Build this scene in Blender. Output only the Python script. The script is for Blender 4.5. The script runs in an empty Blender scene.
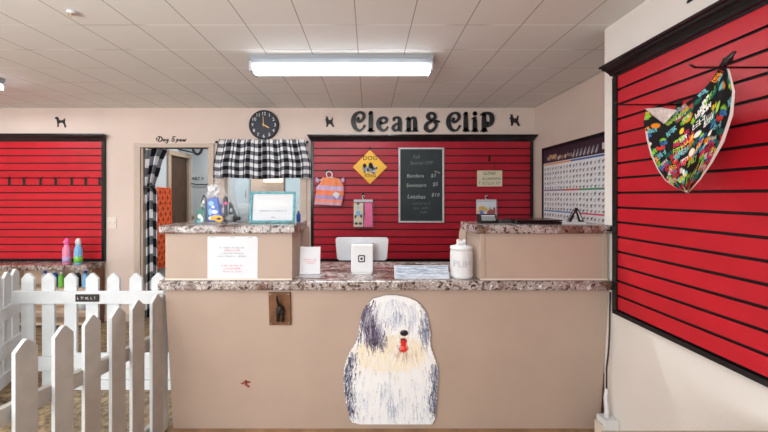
import bpy, math, random
import numpy as np
from mathutils import Vector, Matrix
random.seed(7); rng = np.random.default_rng(7)
SC = bpy.context.scene
COL = SC.collection
PI = math.pi
F = 330.0; CX = 369.0; CY = 196.0; H = 1.52
def PX(px, Y): return (px-CX)*Y/F
def PZ(py, Y): return H-(py-CY)*Y/F
# ------------------------------------------------------------------ colours and materials
def lin(c):
    c = np.asarray(c, float)/255.0
    return np.where(c <= .04045, c/12.92, ((c+.055)/1.055)**2.4)
def L4(c): return tuple(float(v) for v in lin(c))+(1.0,)
def base_mat(name):
    m = bpy.data.materials.new(name); m.use_nodes = True
    nt = m.node_tree; b = nt.nodes['Principled BSDF']
    return m, nt, b
def mat(name, col, rough=.5, metal=0., var=.06, scale=8., bump=0., bscale=60., spec=.5, coat=0.):
    m, nt, b = base_mat(name)
    b.inputs['Roughness'].default_value = rough; b.inputs['Metallic'].default_value = metal
    b.inputs['Specular IOR Level'].default_value = spec
    if coat: b.inputs['Coat Weight'].default_value = coat
    tc = nt.nodes.new('ShaderNodeTexCoord')
    nz = nt.nodes.new('ShaderNodeTexNoise'); nz.inputs['Scale'].default_value = scale; nz.inputs['Detail'].default_value = 4
    nt.links.new(tc.outputs['Object'], nz.inputs['Vector'])
    cr = nt.nodes.new('ShaderNodeValToRGB')
    c = np.array(col, float)
    cr.color_ramp.elements[0].color = L4(np.clip(c*(1-var), 0, 255)); cr.color_ramp.elements[0].position = .3
    cr.color_ramp.elements[1].color = L4(np.clip(c*(1+var*.6), 0, 255)); cr.color_ramp.elements[1].position = .7
    nt.links.new(nz.outputs['Fac'], cr.inputs['Fac']); nt.links.new(cr.outputs['Color'], b.inputs['Base Color'])
    if bump:
        n2 = nt.nodes.new('ShaderNodeTexNoise'); n2.inputs['Scale'].default_value = bscale; n2.inputs['Detail'].default_value = 3
        nt.links.new(tc.outputs['Object'], n2.inputs['Vector'])
        bp = nt.nodes.new('ShaderNodeBump'); bp.inputs['Strength'].default_value = bump; bp.inputs['Distance'].default_value = .01
        nt.links.new(n2.outputs['Fac'], bp.inputs['Height']); nt.links.new(bp.outputs['Normal'], b.inputs['Normal'])
    return m
def emis(name, col, st):
    m, nt, b = base_mat(name)
    b.inputs['Base Color'].default_value = L4(col); b.inputs['Emission Color'].default_value = L4(col)
    b.inputs['Emission Strength'].default_value = st
    return m
def paintmat(name, rough=.6, coat=0.):
    m, nt, b = base_mat(name)
    a = nt.nodes.new('ShaderNodeAttribute'); a.attribute_name = 'paint'
    nt.links.new(a.outputs['Color'], b.inputs['Base Color']); b.inputs['Roughness'].default_value = rough
    b.inputs['Specular IOR Level'].default_value = .25
    return m
def clear(name, tint, alpha, rough=.08, edge=.6):
    m, nt, b = base_mat(name)
    out = nt.nodes['Material Output']
    tr = nt.nodes.new('ShaderNodeBsdfTransparent'); tr.inputs['Color'].default_value = (1, 1, 1, 1)
    mx = nt.nodes.new('ShaderNodeMixShader')
    fr = nt.nodes.new('ShaderNodeLayerWeight'); fr.inputs['Blend'].default_value = .35
    ad = nt.nodes.new('ShaderNodeMath'); ad.operation = 'MULTIPLY_ADD'; ad.use_clamp = True
    ad.inputs[1].default_value = edge; ad.inputs[2].default_value = alpha
    nt.links.new(fr.outputs['Facing'], ad.inputs[0])
    b.inputs['Base Color'].default_value = L4(tint); b.inputs['Roughness'].default_value = rough
    nt.links.new(ad.outputs[0], mx.inputs[0]); nt.links.new(tr.outputs[0], mx.inputs[1]); nt.links.new(b.outputs[0], mx.inputs[2])
    nt.links.new(mx.outputs[0], out.inputs['Surface'])
    return m
def granite():
    m, nt, b = base_mat('speckled_laminate')
    tc = nt.nodes.new('ShaderNodeTexCoord')
    n1 = nt.nodes.new('ShaderNodeTexNoise'); n1.inputs['Scale'].default_value = 30; n1.inputs['Detail'].default_value = 7; n1.inputs['Roughness'].default_value = .7; n1.inputs['Distortion'].default_value = 1.2
    nt.links.new(tc.outputs['Object'], n1.inputs['Vector'])
    cr = nt.nodes.new('ShaderNodeValToRGB'); e = cr.color_ramp.elements
    e[0].position = .36; e[0].color = L4((30, 26, 30)); e[1].position = .66; e[1].color = L4((240, 236, 232))
    for p, c in ((.42, (78, 64, 62)), (.465, (140, 122, 116)), (.505, (206, 194, 186)), (.54, (110, 104, 110)), (.58, (196, 186, 182))):
        k = e.new(p); k.color = L4(c)
    nt.links.new(n1.outputs['Fac'], cr.inputs['Fac'])
    mp = nt.nodes.new('ShaderNodeMapping'); mp.inputs['Scale'].default_value = (1, 2.2, 1); nt.links.new(tc.outputs['Object'], mp.inputs['Vector'])
    n2 = nt.nodes.new('ShaderNodeTexNoise'); n2.inputs['Scale'].default_value = 7; n2.inputs['Detail'].default_value = 4
    nt.links.new(mp.outputs['Vector'], n2.inputs['Vector'])
    r2 = nt.nodes.new('ShaderNodeValToRGB'); r2.color_ramp.elements[0].position = .48; r2.color_ramp.elements[0].color = (1, 1, 1, 1)
    r2.color_ramp.elements[1].position = .64; r2.color_ramp.elements[1].color = L4((158, 118, 96))
    nt.links.new(n2.outputs['Fac'], r2.inputs['Fac'])
    mx = nt.nodes.new('ShaderNodeMix'); mx.data_type = 'RGBA'; mx.blend_type = 'MULTIPLY'; mx.inputs['Factor'].default_value = .9
    nt.links.new(cr.outputs['Color'], mx.inputs['A']); nt.links.new(r2.outputs['Color'], mx.inputs['B'])
    nt.links.new(mx.outputs['Result'], b.inputs['Base Color'])
    b.inputs['Roughness'].default_value = .16
    return m
def gingham(name):
    m, nt, b = base_mat(name)
    uv = nt.nodes.new('ShaderNodeUVMap'); sp = nt.nodes.new('ShaderNodeSeparateXYZ'); nt.links.new(uv.outputs['UV'], sp.inputs[0])
    outs = []
    for ax in ('X', 'Y'):
        fr = nt.nodes.new('ShaderNodeMath'); fr.operation = 'FRACT'; nt.links.new(sp.outputs[ax], fr.inputs[0])
        gt = nt.nodes.new('ShaderNodeMath'); gt.operation = 'GREATER_THAN'; gt.inputs[1].default_value = .5; nt.links.new(fr.outputs[0], gt.inputs[0]); outs.append(gt)
    ad = nt.nodes.new('ShaderNodeMath'); ad.operation = 'ADD'; nt.links.new(outs[0].outputs[0], ad.inputs[0]); nt.links.new(outs[1].outputs[0], ad.inputs[1])
    hf = nt.nodes.new('ShaderNodeMath'); hf.operation = 'MULTIPLY'; hf.inputs[1].default_value = .5; nt.links.new(ad.outputs[0], hf.inputs[0])
    cr = nt.nodes.new('ShaderNodeValToRGB'); cr.color_ramp.interpolation = 'CONSTANT'; e = cr.color_ramp.elements
    e[0].color = L4((28, 28, 32)); e[1].position = .25; e[1].color = L4((122, 124, 132)); k = e.new(.75); k.color = L4((240, 240, 242))
    nt.links.new(hf.outputs[0], cr.inputs['Fac']); nt.links.new(cr.outputs['Color'], b.inputs['Base Color'])
    b.inputs['Roughness'].default_value = .85; b.inputs['Specular IOR Level'].default_value = .15
    return m
def ceiling_mat():
    m, nt, b = base_mat('ceiling_tile')
    tc = nt.nodes.new('ShaderNodeTexCoord'); sp = nt.nodes.new('ShaderNodeSeparateXYZ'); nt.links.new(tc.outputs['Object'], sp.inputs[0])
    def line(ax, off, period, half):
        a = nt.nodes.new('ShaderNodeMath'); a.operation = 'MULTIPLY_ADD'; a.inputs[1].default_value = 1/period; a.inputs[2].default_value = -off/period+.5
        nt.links.new(sp.outputs[ax], a.inputs[0])
        f = nt.nodes.new('ShaderNodeMath'); f.operation = 'FRACT'; nt.links.new(a.outputs[0], f.inputs[0])
        s = nt.nodes.new('ShaderNodeMath'); s.operation = 'SUBTRACT'; s.inputs[1].default_value = .5; nt.links.new(f.outputs[0], s.inputs[0])
        ab = nt.nodes.new('ShaderNodeMath'); ab.operation = 'ABSOLUTE'; nt.links.new(s.outputs[0], ab.inputs[0])
        l = nt.nodes.new('ShaderNodeMath'); l.operation = 'LESS_THAN'; l.inputs[1].default_value = half/period; nt.links.new(ab.outputs[0], l.inputs[0])
        return l
    lx = line('X', -.08, .343, .0035); ly = line('Y', 2.055, .346, .004)
    nz = nt.nodes.new('ShaderNodeTexNoise'); nz.inputs['Scale'].default_value = 1.3; nz.inputs['Detail'].default_value = 1
    nt.links.new(tc.outputs['Object'], nz.inputs['Vector'])
    bl = nt.nodes.new('ShaderNodeValToRGB'); bl.color_ramp.elements[0].position = .44; bl.color_ramp.elements[0].color = L4((196, 194, 190)); bl.color_ramp.elements[1].position = .5; bl.color_ramp.elements[1].color = L4((255, 255, 255))
    nt.links.new(nz.outputs['Fac'], bl.inputs['Fac'])
    n2 = nt.nodes.new('ShaderNodeTexNoise'); n2.inputs['Scale'].default_value = 240; n2.inputs['Detail'].default_value = 2
    nt.links.new(tc.outputs['Object'], n2.inputs['Vector'])
    b0 = nt.nodes.new('ShaderNodeValToRGB'); b0.color_ramp.elements[0].position = .35; b0.color_ramp.elements[0].color = L4((224, 223, 219)); b0.color_ramp.elements[1].position = .6; b0.color_ramp.elements[1].color = L4((234, 233, 229))
    nt.links.new(n2.outputs['Fac'], b0.inputs['Fac'])
    m1 = nt.nodes.new('ShaderNodeMix'); m1.data_type = 'RGBA'; nt.links.new(ly.outputs[0], m1.inputs['Factor']); nt.links.new(b0.outputs['Color'], m1.inputs['A']); nt.links.new(bl.outputs['Color'], m1.inputs['B'])
    m2 = nt.nodes.new('ShaderNodeMix'); m2.data_type = 'RGBA'; nt.links.new(lx.outputs[0], m2.inputs['Factor']); nt.links.new(m1.outputs['Result'], m2.inputs['A']); m2.inputs['B'].default_value = L4((168, 164, 160))
    nt.links.new(m2.outputs['Result'], b.inputs['Base Color'])
    b.inputs['Roughness'].default_value = .8
    return m
def tile_mat():
    m, nt, b = base_mat('stone_floor_tile')
    tc = nt.nodes.new('ShaderNodeTexCoord')
    bk = nt.nodes.new('ShaderNodeTexBrick'); bk.inputs['Scale'].default_value = 4; bk.inputs['Color1'].default_value = L4((176, 152, 116)); bk.inputs['Color2'].default_value = L4((150, 128, 98)); bk.inputs['Mortar'].default_value = L4((120, 106, 86)); bk.inputs['Mortar Size'].default_value = .012
    nt.links.new(tc.outputs['Object'], bk.inputs['Vector'])
    nz = nt.nodes.new('ShaderNodeTexNoise'); nz.inputs['Scale'].default_value = 26; nz.inputs['Detail'].default_value = 5
    nt.links.new(tc.outputs['Object'], nz.inputs['Vector'])
    cr = nt.nodes.new('ShaderNodeValToRGB'); cr.color_ramp.elements[0].position = .35; cr.color_ramp.elements[0].color = L4((150, 140, 130)); cr.color_ramp.elements[1].position = .65; cr.color_ramp.elements[1].color = (1, 1, 1, 1)
    nt.links.new(nz.outputs['Fac'], cr.inputs['Fac'])
    mx = nt.nodes.new('ShaderNodeMix'); mx.data_type = 'RGBA'; mx.blend_type = 'MULTIPLY'; mx.inputs['Factor'].default_value = 1
    nt.links.new(bk.outputs['Color'], mx.inputs['A']); nt.links.new(cr.outputs['Color'], mx.inputs['B']); nt.links.new(mx.outputs['Result'], b.inputs['Base Color'])
    b.inputs['Roughness'].default_value = .5
    return m

M = {}
M['wall'] = mat('wall_paint', (219, 200, 189), .75, var=.02, scale=2, bump=.15, bscale=120)
M['wall_white'] = mat('wall_paint_pale', (234, 228, 222), .75, var=.015, scale=2, bump=.15, bscale=120)
M['casing'] = mat('casing_paint', (196, 178, 164), .5, var=.02)
M['panel'] = mat('counter_paint', (183, 162, 147), .55, var=.025, scale=3, bump=.05)
M['blue_wall'] = mat('pale_blue_wall', (212, 222, 227), .7, var=.02, scale=2)
M['red'] = mat('red_slat', (192, 24, 40), .38, var=.04, scale=5, spec=.4)
M['red_deep'] = mat('deep_red_slat', (166, 24, 44), .38, var=.04, scale=5, spec=.4)
M['groove'] = mat('slat_groove', (26, 6, 9), .6, var=.03)
M['black'] = mat('black_paint', (20, 20, 23), .22, var=.05)
M['black_matte'] = mat('black_matte', (26, 26, 29), .7, var=.05)
M['sign_black'] = mat('sign_black', (34, 38, 42), .4, var=.1, scale=14)
M['granite'] = granite()
M['white'] = mat('white_plastic', (222, 223, 225), .35, var=.01)
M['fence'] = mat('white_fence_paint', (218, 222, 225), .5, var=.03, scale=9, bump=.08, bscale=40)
M['fence_shaded'] = mat('shaded_fence_paint', (176, 172, 166), .6, var=.05, scale=12)  # white fence paint greyed: shade of the right-facing sides put into the colour
M['paper'] = mat('white_paper', (222, 225, 231), .7, var=.01)
M['ink'] = mat('grey_ink', (140, 144, 156), .8, var=.02)
M['ink_red'] = mat('red_ink', (226, 110, 132), .8, var=.02)
M['ink_black'] = mat('black_ink', (30, 28, 30), .8, var=.02)
M['navy'] = mat('clock_navy', (38, 42, 56), .5, var=.04)
M['gold'] = mat('brass', (206, 170, 110), .35, .7, var=.05)
M['yellow'] = mat('yellow_sign', (244, 188, 52), .45, var=.03)
M['slate'] = mat('chalkboard_slate', (34, 46, 48), .6, var=.16, scale=5)
M['chalk'] = mat('chalk', (170, 178, 174), .9, var=.1, scale=60)
M['chalk_dim'] = mat('faint_chalk', (112, 124, 124), .9, var=.1, scale=60)
M['silver'] = mat('silver_frame', (206, 206, 208), .35, .25, var=.06, scale=30)
M['wood'] = mat('stained_wood', (112, 74, 46), .5, var=.22, scale=14)
M['dark_wood'] = mat('dark_brown_door', (84, 58, 40), .5, var=.12, scale=7)
M['floor_wood'] = mat('brown_floor', (158, 124, 92), .5, var=.15, scale=8)
M['tile'] = tile_mat()
M['ceil'] = ceiling_mat()
M['iron'] = mat('cast_iron', (52, 46, 44), .45, .6, var=.15, scale=40)
M['chrome'] = mat('chrome', (200, 202, 205), .2, 1., var=.03)
M['teal'] = mat('teal_frame', (96, 168, 178), .5, var=.2, scale=40)
M['gingham'] = gingham('gingham_cloth')
M['tube'] = emis('lit_tube', (246, 250, 255), 2.2)
M['housing'] = mat('fixture_housing', (150, 156, 162), .4, var=.01)
M['glass'] = clear('window_glass', (225, 232, 236), .04)
M['acrylic'] = clear('clear_acrylic', (235, 240, 245), .05)
M['cello'] = clear('cellophane', (240, 246, 250), .05, .12, .32)
M['orange'] = mat('orange_plastic', (232, 96, 40), .5, var=.05)
M['orange_dark'] = mat('orange_recess', (176, 66, 34), .6, var=.05)
M['paint_dog'] = paintmat('painted_dog', .55)
M['paint_cloth'] = paintmat('printed_cloth', .85)
M['paint_print'] = paintmat('printed_sheet', .45)
M['beige'] = mat('beige_plate', (226, 214, 200), .4, var=.01)
def cm(name, c, r=.4, **k): 
    M[name] = mat(name, c, r, **{'var': .03, **k}); return M[name]
for n_, c_ in (('pink', (238, 142, 178)), ('hotpink', (240, 96, 160)), ('sky', (128, 188, 232)), ('lime', (120, 196, 70)), ('blue', (40, 96, 190)), ('deep_green', (40, 110, 96)), ('grey', (132, 134, 138)), ('pale_grey', (196, 200, 204)), ('monitor_grey', (208, 211, 216)), ('cream', (228, 214, 186)), ('brown', (120, 84, 58)), ('dark', (48, 46, 50)), ('rust', (140, 44, 34)), ('bench_tan', (176, 168, 148)), ('shelf_tan', (196, 172, 150)), ('cab_blue', (176, 198, 208)), ('sign_cream', (216, 206, 178)), ('plate_brown', (46, 36, 34)), ('lilac', (186, 160, 206)), ('coral', (244, 146, 108))):
    cm(n_, c_)

# ------------------------------------------------------------------ object helpers
def tag(o, label=None, cat=None, group=None, kind=None):
    if label:
        assert 4 <= len(label.split()) <= 16, label
        o['label'] = label
    if cat: o['category'] = cat
    if group: o['group'] = group
    if kind: o['kind'] = kind
    return o
def thing(name, label, cat, loc, group=None):
    o = bpy.data.objects.new(name, None); COL.objects.link(o); o.location = loc; o.empty_display_size = .05
    return tag(o, label, cat, group)
def root_loc(p):
    v = Vector((0, 0, 0))
    while p is not None: v = v+p.location; p = p.parent
    return v
class MB:
    def __init__(s): s.v = []; s.f = []; s.m = []; s.uv = {}; s.sm = []
    def add(s, vs, fs, mi=0, smooth=False):
        k = len(s.v); s.v += [tuple(map(float, v)) for v in vs]
        for f in fs: s.f.append([i+k for i in f]); s.m.append(mi); s.sm.append(smooth)
        return k
    def box(s, x0, x1, y0, y1, z0, z1, mi=0):
        s.add([(x0, y0, z0), (x1, y0, z0), (x1, y1, z0), (x0, y1, z0), (x0, y0, z1), (x1, y0, z1), (x1, y1, z1), (x0, y1, z1)],
              [(0, 3, 2, 1), (4, 5, 6, 7), (0, 1, 5, 4), (1, 2, 6, 5), (2, 3, 7, 6), (3, 0, 4, 7)], mi); return s
    def prism(s, pts, fn, d0, d1, mi=0, smooth=False):
        """pts: 2-D outline, fn(u,v,d)->xyz, from d0 to d1"""
        n = len(pts)
        a = sum(pts[i][0]*pts[(i+1) % n][1]-pts[(i+1) % n][0]*pts[i][1] for i in range(n))
        if a < 0: pts = pts[::-1]
        vs = [fn(u, v, d0) for u, v in pts]+[fn(u, v, d1) for u, v in pts]
        fs = [list(range(n))[::-1], list(range(n, 2*n))]+[(i, (i+1) % n, n+(i+1) % n, n+i) for i in range(n)]
        s.add(vs, fs, mi, smooth); return s
    def lathe(s, prof, c, seg=20, mi=0, smooth=True, axis='Z', sx=1, sy=1):
        vs = []; fs = []
        for r, h in prof:
            for k in range(seg):
                a = 2*PI*k/seg; p = (r*math.cos(a)*sx, r*math.sin(a)*sy, h)
                if axis == 'Y': p = (p[0], -p[2], p[1])
                elif axis == 'X': p = (p[2], p[0], p[1])
                vs.append((c[0]+p[0], c[1]+p[1], c[2]+p[2]))
        n = len(prof)
        for i in range(n-1):
            for k in range(seg): fs.append((i*seg+k, i*seg+(k+1) % seg, (i+1)*seg+(k+1) % seg, (i+1)*seg+k))
        fs.append(list(range(seg))[::-1]); fs.append([(n-1)*seg+k for k in range(seg)])
        s.add(vs, fs, mi, smooth); return s
    def tube(s, pts, r, seg=8, mi=0):
        pts = [Vector(p) for p in pts]; n = len(pts); rs = r if hasattr(r, '__len__') else [r]*n
        vs = []; fs = []
        t0 = (pts[1]-pts[0]).normalized(); ref = Vector((0, 0, 1)) if abs(t0.z) < .9 else Vector((1, 0, 0))
        u = t0.cross(ref).normalized()
        for i, p in enumerate(pts):
            t = (pts[min(i+1, n-1)]-pts[max(i-1, 0)]).normalized()
            u = (u-t*u.dot(t)).normalized(); w = t.cross(u)
            for k in range(seg):
                a = 2*PI*k/seg; vs.append(p+(u*math.cos(a)+w*math.sin(a))*rs[i])
        for i in range(n-1):
            for k in range(seg): fs.append((i*seg+k, i*seg+(k+1) % seg, (i+1)*seg+(k+1) % seg, (i+1)*seg+k))
        fs.append(list(range(seg))[::-1]); fs.append([(n-1)*seg+k for k in range(seg)])
        s.add(vs, fs, mi, True); return s
    def grid(s, nu, nv, fn, mi=0, smooth=True, uvfn=None):
        k = len(s.v)
        vs = [fn(i/(nu-1), j/(nv-1)) for j in range(nv) for i in range(nu)]
        fs = [(j*nu+i, j*nu+i+1, (j+1)*nu+i+1, (j+1)*nu+i) for j in range(nv-1) for i in range(nu-1)]
        s.add(vs, fs, mi, smooth)
        if uvfn:
            for j in range(nv):
                for i in range(nu): s.uv[k+j*nu+i] = uvfn(i/(nu-1), j/(nv-1))
        return s
    def build(s, name, mats, parent=None, bevel=0., solid=0., origin=None, seg=2):
        me = bpy.data.meshes.new(name); V = np.array(s.v)
        o = bpy.data.objects.new(name, me)
        if parent is not None: org = np.array(root_loc(parent)); o.parent = parent
        else:
            org = np.array(origin) if origin is not None else np.array([(V[:, 0].min()+V[:, 0].max())/2, (V[:, 1].min()+V[:, 1].max())/2, V[:, 2].min()])
            o.location = org
        me.from_pydata((V-org).tolist(), [], s.f)
        if not isinstance(mats, (list, tuple)): mats = [mats]
        for q in mats: me.materials.append(q)
        me.polygons.foreach_set('material_index', s.m); me.polygons.foreach_set('use_smooth', s.sm)
        if s.uv:
            ul = me.uv_layers.new(name='UVMap')
            for lp in me.loops:
                ul.data[lp.index].uv = s.uv.get(lp.vertex_index, (0, 0))
        me.validate(); me.update()
        if solid:
            md = o.modifiers.new('solid', 'SOLIDIFY'); md.thickness = solid; md.offset = 0
        if bevel:
            md = o.modifiers.new('bevel', 'BEVEL'); md.width = bevel; md.segments = seg; md.limit_method = 'ANGLE'; md.angle_limit = .7
        COL.objects.link(o)
        return o
def B(x0, x1, y0, y1, z0, z1): return MB().box(x0, x1, y0, y1, z0, z1)
def struct(name, mb, m, parent=None, **k):
    o = mb.build(name, m, parent, **k)
    if parent is None: o['kind'] = 'structure'
    return o
def copy_tree(o, parent=None):
    c = o.copy(); COL.objects.link(c)
    if parent is not None: c.parent = parent
    for ch in list(o.children): copy_tree(ch, c)
    return c
def put_attr(o, cols):
    a = o.data.color_attributes.new('paint', 'FLOAT_COLOR', 'POINT')
    arr = np.ones((len(cols), 4), np.float32); arr[:, :3] = lin(cols); a.data.foreach_set('color', arr.ravel())
# planes: fn(u, v, d): d is distance off the surface towards the viewer
def back_plane(Y): return lambda u, v, d: (u, Y-d, v)
def right_plane(X): return lambda u, v, d: (X-d, -u, v)
def circ(cx, cy, r, n=24, ry=None): return [(cx+r*math.cos(2*PI*k/n), cy+(ry or r)*math.sin(2*PI*k/n)) for k in range(n)]
def rrect(x0, x1, y0, y1, r, n=5):
    out = []
    for cx, cy, a0 in ((x1-r, y1-r, 0), (x0+r, y1-r, PI/2), (x0+r, y0+r, PI), (x1-r, y0+r, 3*PI/2)):
        for k in range(n+1): a = a0+PI/2*k/n; out.append((cx+r*math.cos(a), cy+r*math.sin(a)))
    return out
def spline(pts, n=6):
    P = [np.array(p, float) for p in pts]; out = []
    for i in range(len(P)-1):
        p0 = P[max(i-1, 0)]; p1 = P[i]; p2 = P[i+1]; p3 = P[min(i+2, len(P)-1)]
        for k in range(n):
            t = k/n
            out.append(.5*((2*p1)+(-p0+p2)*t+(2*p0-5*p1+4*p2-p3)*t*t+(-p0+3*p1-3*p2+p3)*t**3))
    out.append(P[-1]); return out
def stroke(mb, pts, fn, d0, d1, mi=0, n=6):
    """pts (u, v, width): round-ended ribbon extruded off a plane"""
    S = spline(pts, n); left = []; right = []
    for i, p in enumerate(S):
        t = S[min(i+1, len(S)-1)][:2]-S[max(i-1, 0)][:2]; l = np.hypot(*t) or 1; t = t/l; nn = np.array((-t[1], t[0]))
        left.append(p[:2]+nn*p[2]/2); right.append(p[:2]-nn*p[2]/2)
    N = len(S); vs = []; fs = []
    for a, b in zip(left, right): vs += [fn(a[0], a[1], d0), fn(b[0], b[1], d0), fn(a[0], a[1], d1), fn(b[0], b[1], d1)]
    for i in range(N-1):
        a = 4*i; b = a+4
        fs += [(a+2, a+3, b+3, b+2), (a+1, a, b, b+1), (a, a+2, b+2, b), (a+3, a+1, b+1, b+3)]
    fs += [(0, 1, 3, 2), (4*N-4, 4*N-2, 4*N-1, 4*N-3)]
    mb.add(vs, fs, mi)
    for p in (S[0], S[-1]): mb.prism(circ(p[0], p[1], p[2]/2, 12), fn, d0, d1, mi)
def text(mb, s, size, u, v, fn, d0, d1, mi=0, align='CENTER', shear=0., sx=1., rot=0.):
    cu = bpy.data.curves.new('t', 'FONT'); cu.body = s; cu.size = size; cu.align_x = align; cu.shear = shear; cu.resolution_u = 2; cu.extrude = .5
    o = bpy.data.objects.new('t', cu); COL.objects.link(o)
    dg = bpy.context.evaluated_depsgraph_get(); dg.update(); me = o.evaluated_get(dg).to_mesh()
    vs = []
    for q in me.vertices:
        x, y = q.co.x*sx, q.co.y; x, y = x*math.cos(rot)-y*math.sin(rot), x*math.sin(rot)+y*math.cos(rot)
        vs.append(fn(u+x, v+y, d0 if q.co.z < 0 else d1))
    fs = [tuple(p.vertices) for p in me.polygons]
    if vs: mb.add(vs, fs, mi)
    o.evaluated_get(dg).to_mesh_clear(); bpy.data.objects.remove(o); bpy.data.curves.remove(cu)
def scribble(mb, u0, u1, v, h, fn, d, mi=0, sd=1):
    """a line of unreadably small lettering"""
    r = random.Random(sd); u = u0
    while u < u1:
        w = h*r.uniform(.35, .7)
        if r.random() < .16: u += h*.6; continue
        k = r.random()
        a = [(u, v)]
        for (x0, x1, y0, y1) in (((0, .25, 0, 1), (0, .9, 0, .22)) if k < .33 else ((0, .9, .78, 1), (.35, .6, 0, 1)) if k < .66 else ((0, .22, 0, .8), (.7, .92, 0, .8), (0, .9, .6, .82))):
            mb.prism([(u+w*x0, v+h*y0), (u+w*x1, v+h*y0), (u+w*x1, v+h*y1), (u+w*x0, v+h*y1)], fn, 0, d, mi)
        u += w*1.25

# ------------------------------------------------------------------ the room
YB = 4.0; CE = 2.585; XR = 1.51; XP = 2.012; YP = 2.115
struct('floor', B(-6, 3, -2.2, 6.2, -.1, 0), M['floor_wood'])
struct('floor_tile', B(-4.6, -1.3, .6, 3.99, 0, .004), M['tile'])
struct('ceiling', B(-6, 3, -2.2, 6.2, CE, CE+.1), M['ceil'], origin=(0, 0, CE))
struct('wall_left', B(-6.1, -6, -2.2, 6.2, 0, CE), M['wall'])
dx0, dx1, dz = PX(141, YB), PX(209.5, YB), PZ(147.5, YB)
wx0, wx1, wz0, wz1 = PX(217, YB), PX(302, YB), 1.0, PZ(150, YB)
w = MB()
w.box(-6, dx0, YB, YB+.12, 0, CE); w.box(dx0, dx1, YB, YB+.12, dz, CE); w.box(dx1, wx0, YB, YB+.12, 0, CE)
w.box(wx0, wx1, YB, YB+.12, 0, wz0); w.box(wx0, wx1, YB, YB+.12, wz1, CE); w.box(wx1, XP+.2, YB, YB+.12, 0, CE)
struct('wall_back', w, M['wall'])
w = B(XR, XP+.35, -2.2, YP, 0, CE); struct('wall_right', w, M['wall_white'])
w = B(XP, XP+.2, YP, YB, 0, CE); struct('wall_side', w, M['wall'])
# street front behind the camera, with a wide shop window
w = MB(); w.box(-6, 3, -2.3, -2.2, 0, .5); w.box(-6, 3, -2.3, -2.2, 2.4, CE); w.box(-6, -5.2, -2.3, -2.2, .5, 2.4); w.box(1.3, 3, -2.3, -2.2, .5, 2.4)
struct('wall_front', w, M['wall'])
# door casing
w = MB(); cw = .075
w.box(dx0-cw, dx0, YB-.018, YB, 0, dz+.05); w.box(dx1, dx1+cw*.8, YB-.018, YB, 0, dz+.05); w.box(dx0-cw, dx1+cw*.8, YB-.022, YB, dz, dz+.045)
w.box(dx0-.004, dx0+.02, YB, YB+.12, 0, dz); w.box(dx1-.02, dx1+.004, YB, YB+.12, 0, dz)
d1 = struct('door_1', w, M['casing'], bevel=.004)
# window in the back wall
w = MB(); ww = .06
w.box(wx0, wx0+ww*1.6, YB-.01, YB+.1, wz0, wz1); w.box(wx1-.02, wx1+ww, YB-.02, YB+.1, wz0, wz1); w.box(wx0, wx1, YB-.02, YB+.1, wz1-.04, wz1); w.box(wx0-.02, wx1+.04, YB-.05, YB+.1, wz0-.03, wz0)
win = struct('window_1', w, M['casing'], bevel=.003)
B(wx0+ww*1.6, wx1-.02, YB+.05, YB+.056, wz0, wz1-.04).build('pane', M['glass'], win)
# room behind
XL2 = -2.92; YB2 = 5.45
w = MB(); w.box(XL2-.1, XL2, YB+.12, 4.83, 0, CE); w.box(XL2-.1, XL2, 4.83, 5.3, 2.12, CE); w.box(XL2-.1, XL2, 5.3, YB2, 0, CE)
struct('wall_inner', w, M['blue_wall'])
struct('wall_far', B(XL2-.1, 2.2, YB2, YB2+.1, 0, CE), M['blue_wall'])
w = MB(); w.box(XL2-.02, XL2+.03, 4.76, 4.83, 0, 2.12); w.box(XL2-.02, XL2+.03, 5.3, 5.37, 0, 2.12); w.box(XL2-.02, XL2+.04, 4.76, 5.37, 2.12, 2.19)
d2 = struct('door_2', w, M['shelf_tan'], bevel=.004)
leaf = B(XL2-.05, XL2-.01, 4.83, 5.3, .01, 2.12).build('door_leaf', M['dark_wood'], d2)
MB().lathe([(.0, 0), (.012, .0), (.012, .03), (.028, .045), (.03, .06), (.0, .07)], (XL2-.01, 5.24, 1.0), 12, axis='X').build('door_knob', M['chrome'], d2)
# baseboards
struct('baseboard_back', B(-6, dx0-cw, YB-.015, YB, 0, .09), M['casing'])
struct('baseboard_right', B(XR-.015, XR, -2.2, 1.9, 0, .09), M['casing'])

# ------------------------------------------------------------------ slatwalls
def slat_profile(z0, z1, n):
    p = (z1-z0)/n; out = []
    for k in range(n): out.append((z0+k*p+.0135, z0+(k+1)*p))
    return out, p
def slatboard(u0, u1, z0, z1, n, fn, parent, red='red'):
    mb = MB(); sl, p = slat_profile(z0, z1, n)
    def quad(a, b, c, d, mi): mb.add([fn(*a), fn(*b), fn(*c), fn(*d)], [(0, 1, 2, 3)], mi)
    for (a, b) in sl:
        g = a-.0135
        quad((u0, a, .02), (u1, a, .02), (u1, b, .02), (u0, b, .02), 0)
        quad((u0, g, .006), (u1, g, .006), (u1, a, .006), (u0, a, .006), 1)
        quad((u0, a, .006), (u1, a, .006), (u1, a, .02), (u0, a, .02), 1)
        quad((u0, g, .02), (u1, g, .02), (u1, g, .006), (u0, g, .006), 1)
    mb.prism([(u0, z0), (u1, z0), (u1, z1), (u0, z1)], fn, 0, .004, 1)
    return mb.build('slat_board', [M[red], M['groove']], parent)
CROWN = [(.0, 0), (.026, 0), (.03, .012), (.04, .016), (.046, .03), (.06, .048), (.074, .056), (.078, .068), (.09, .072), (.09, .085), (0, .085)]
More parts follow.
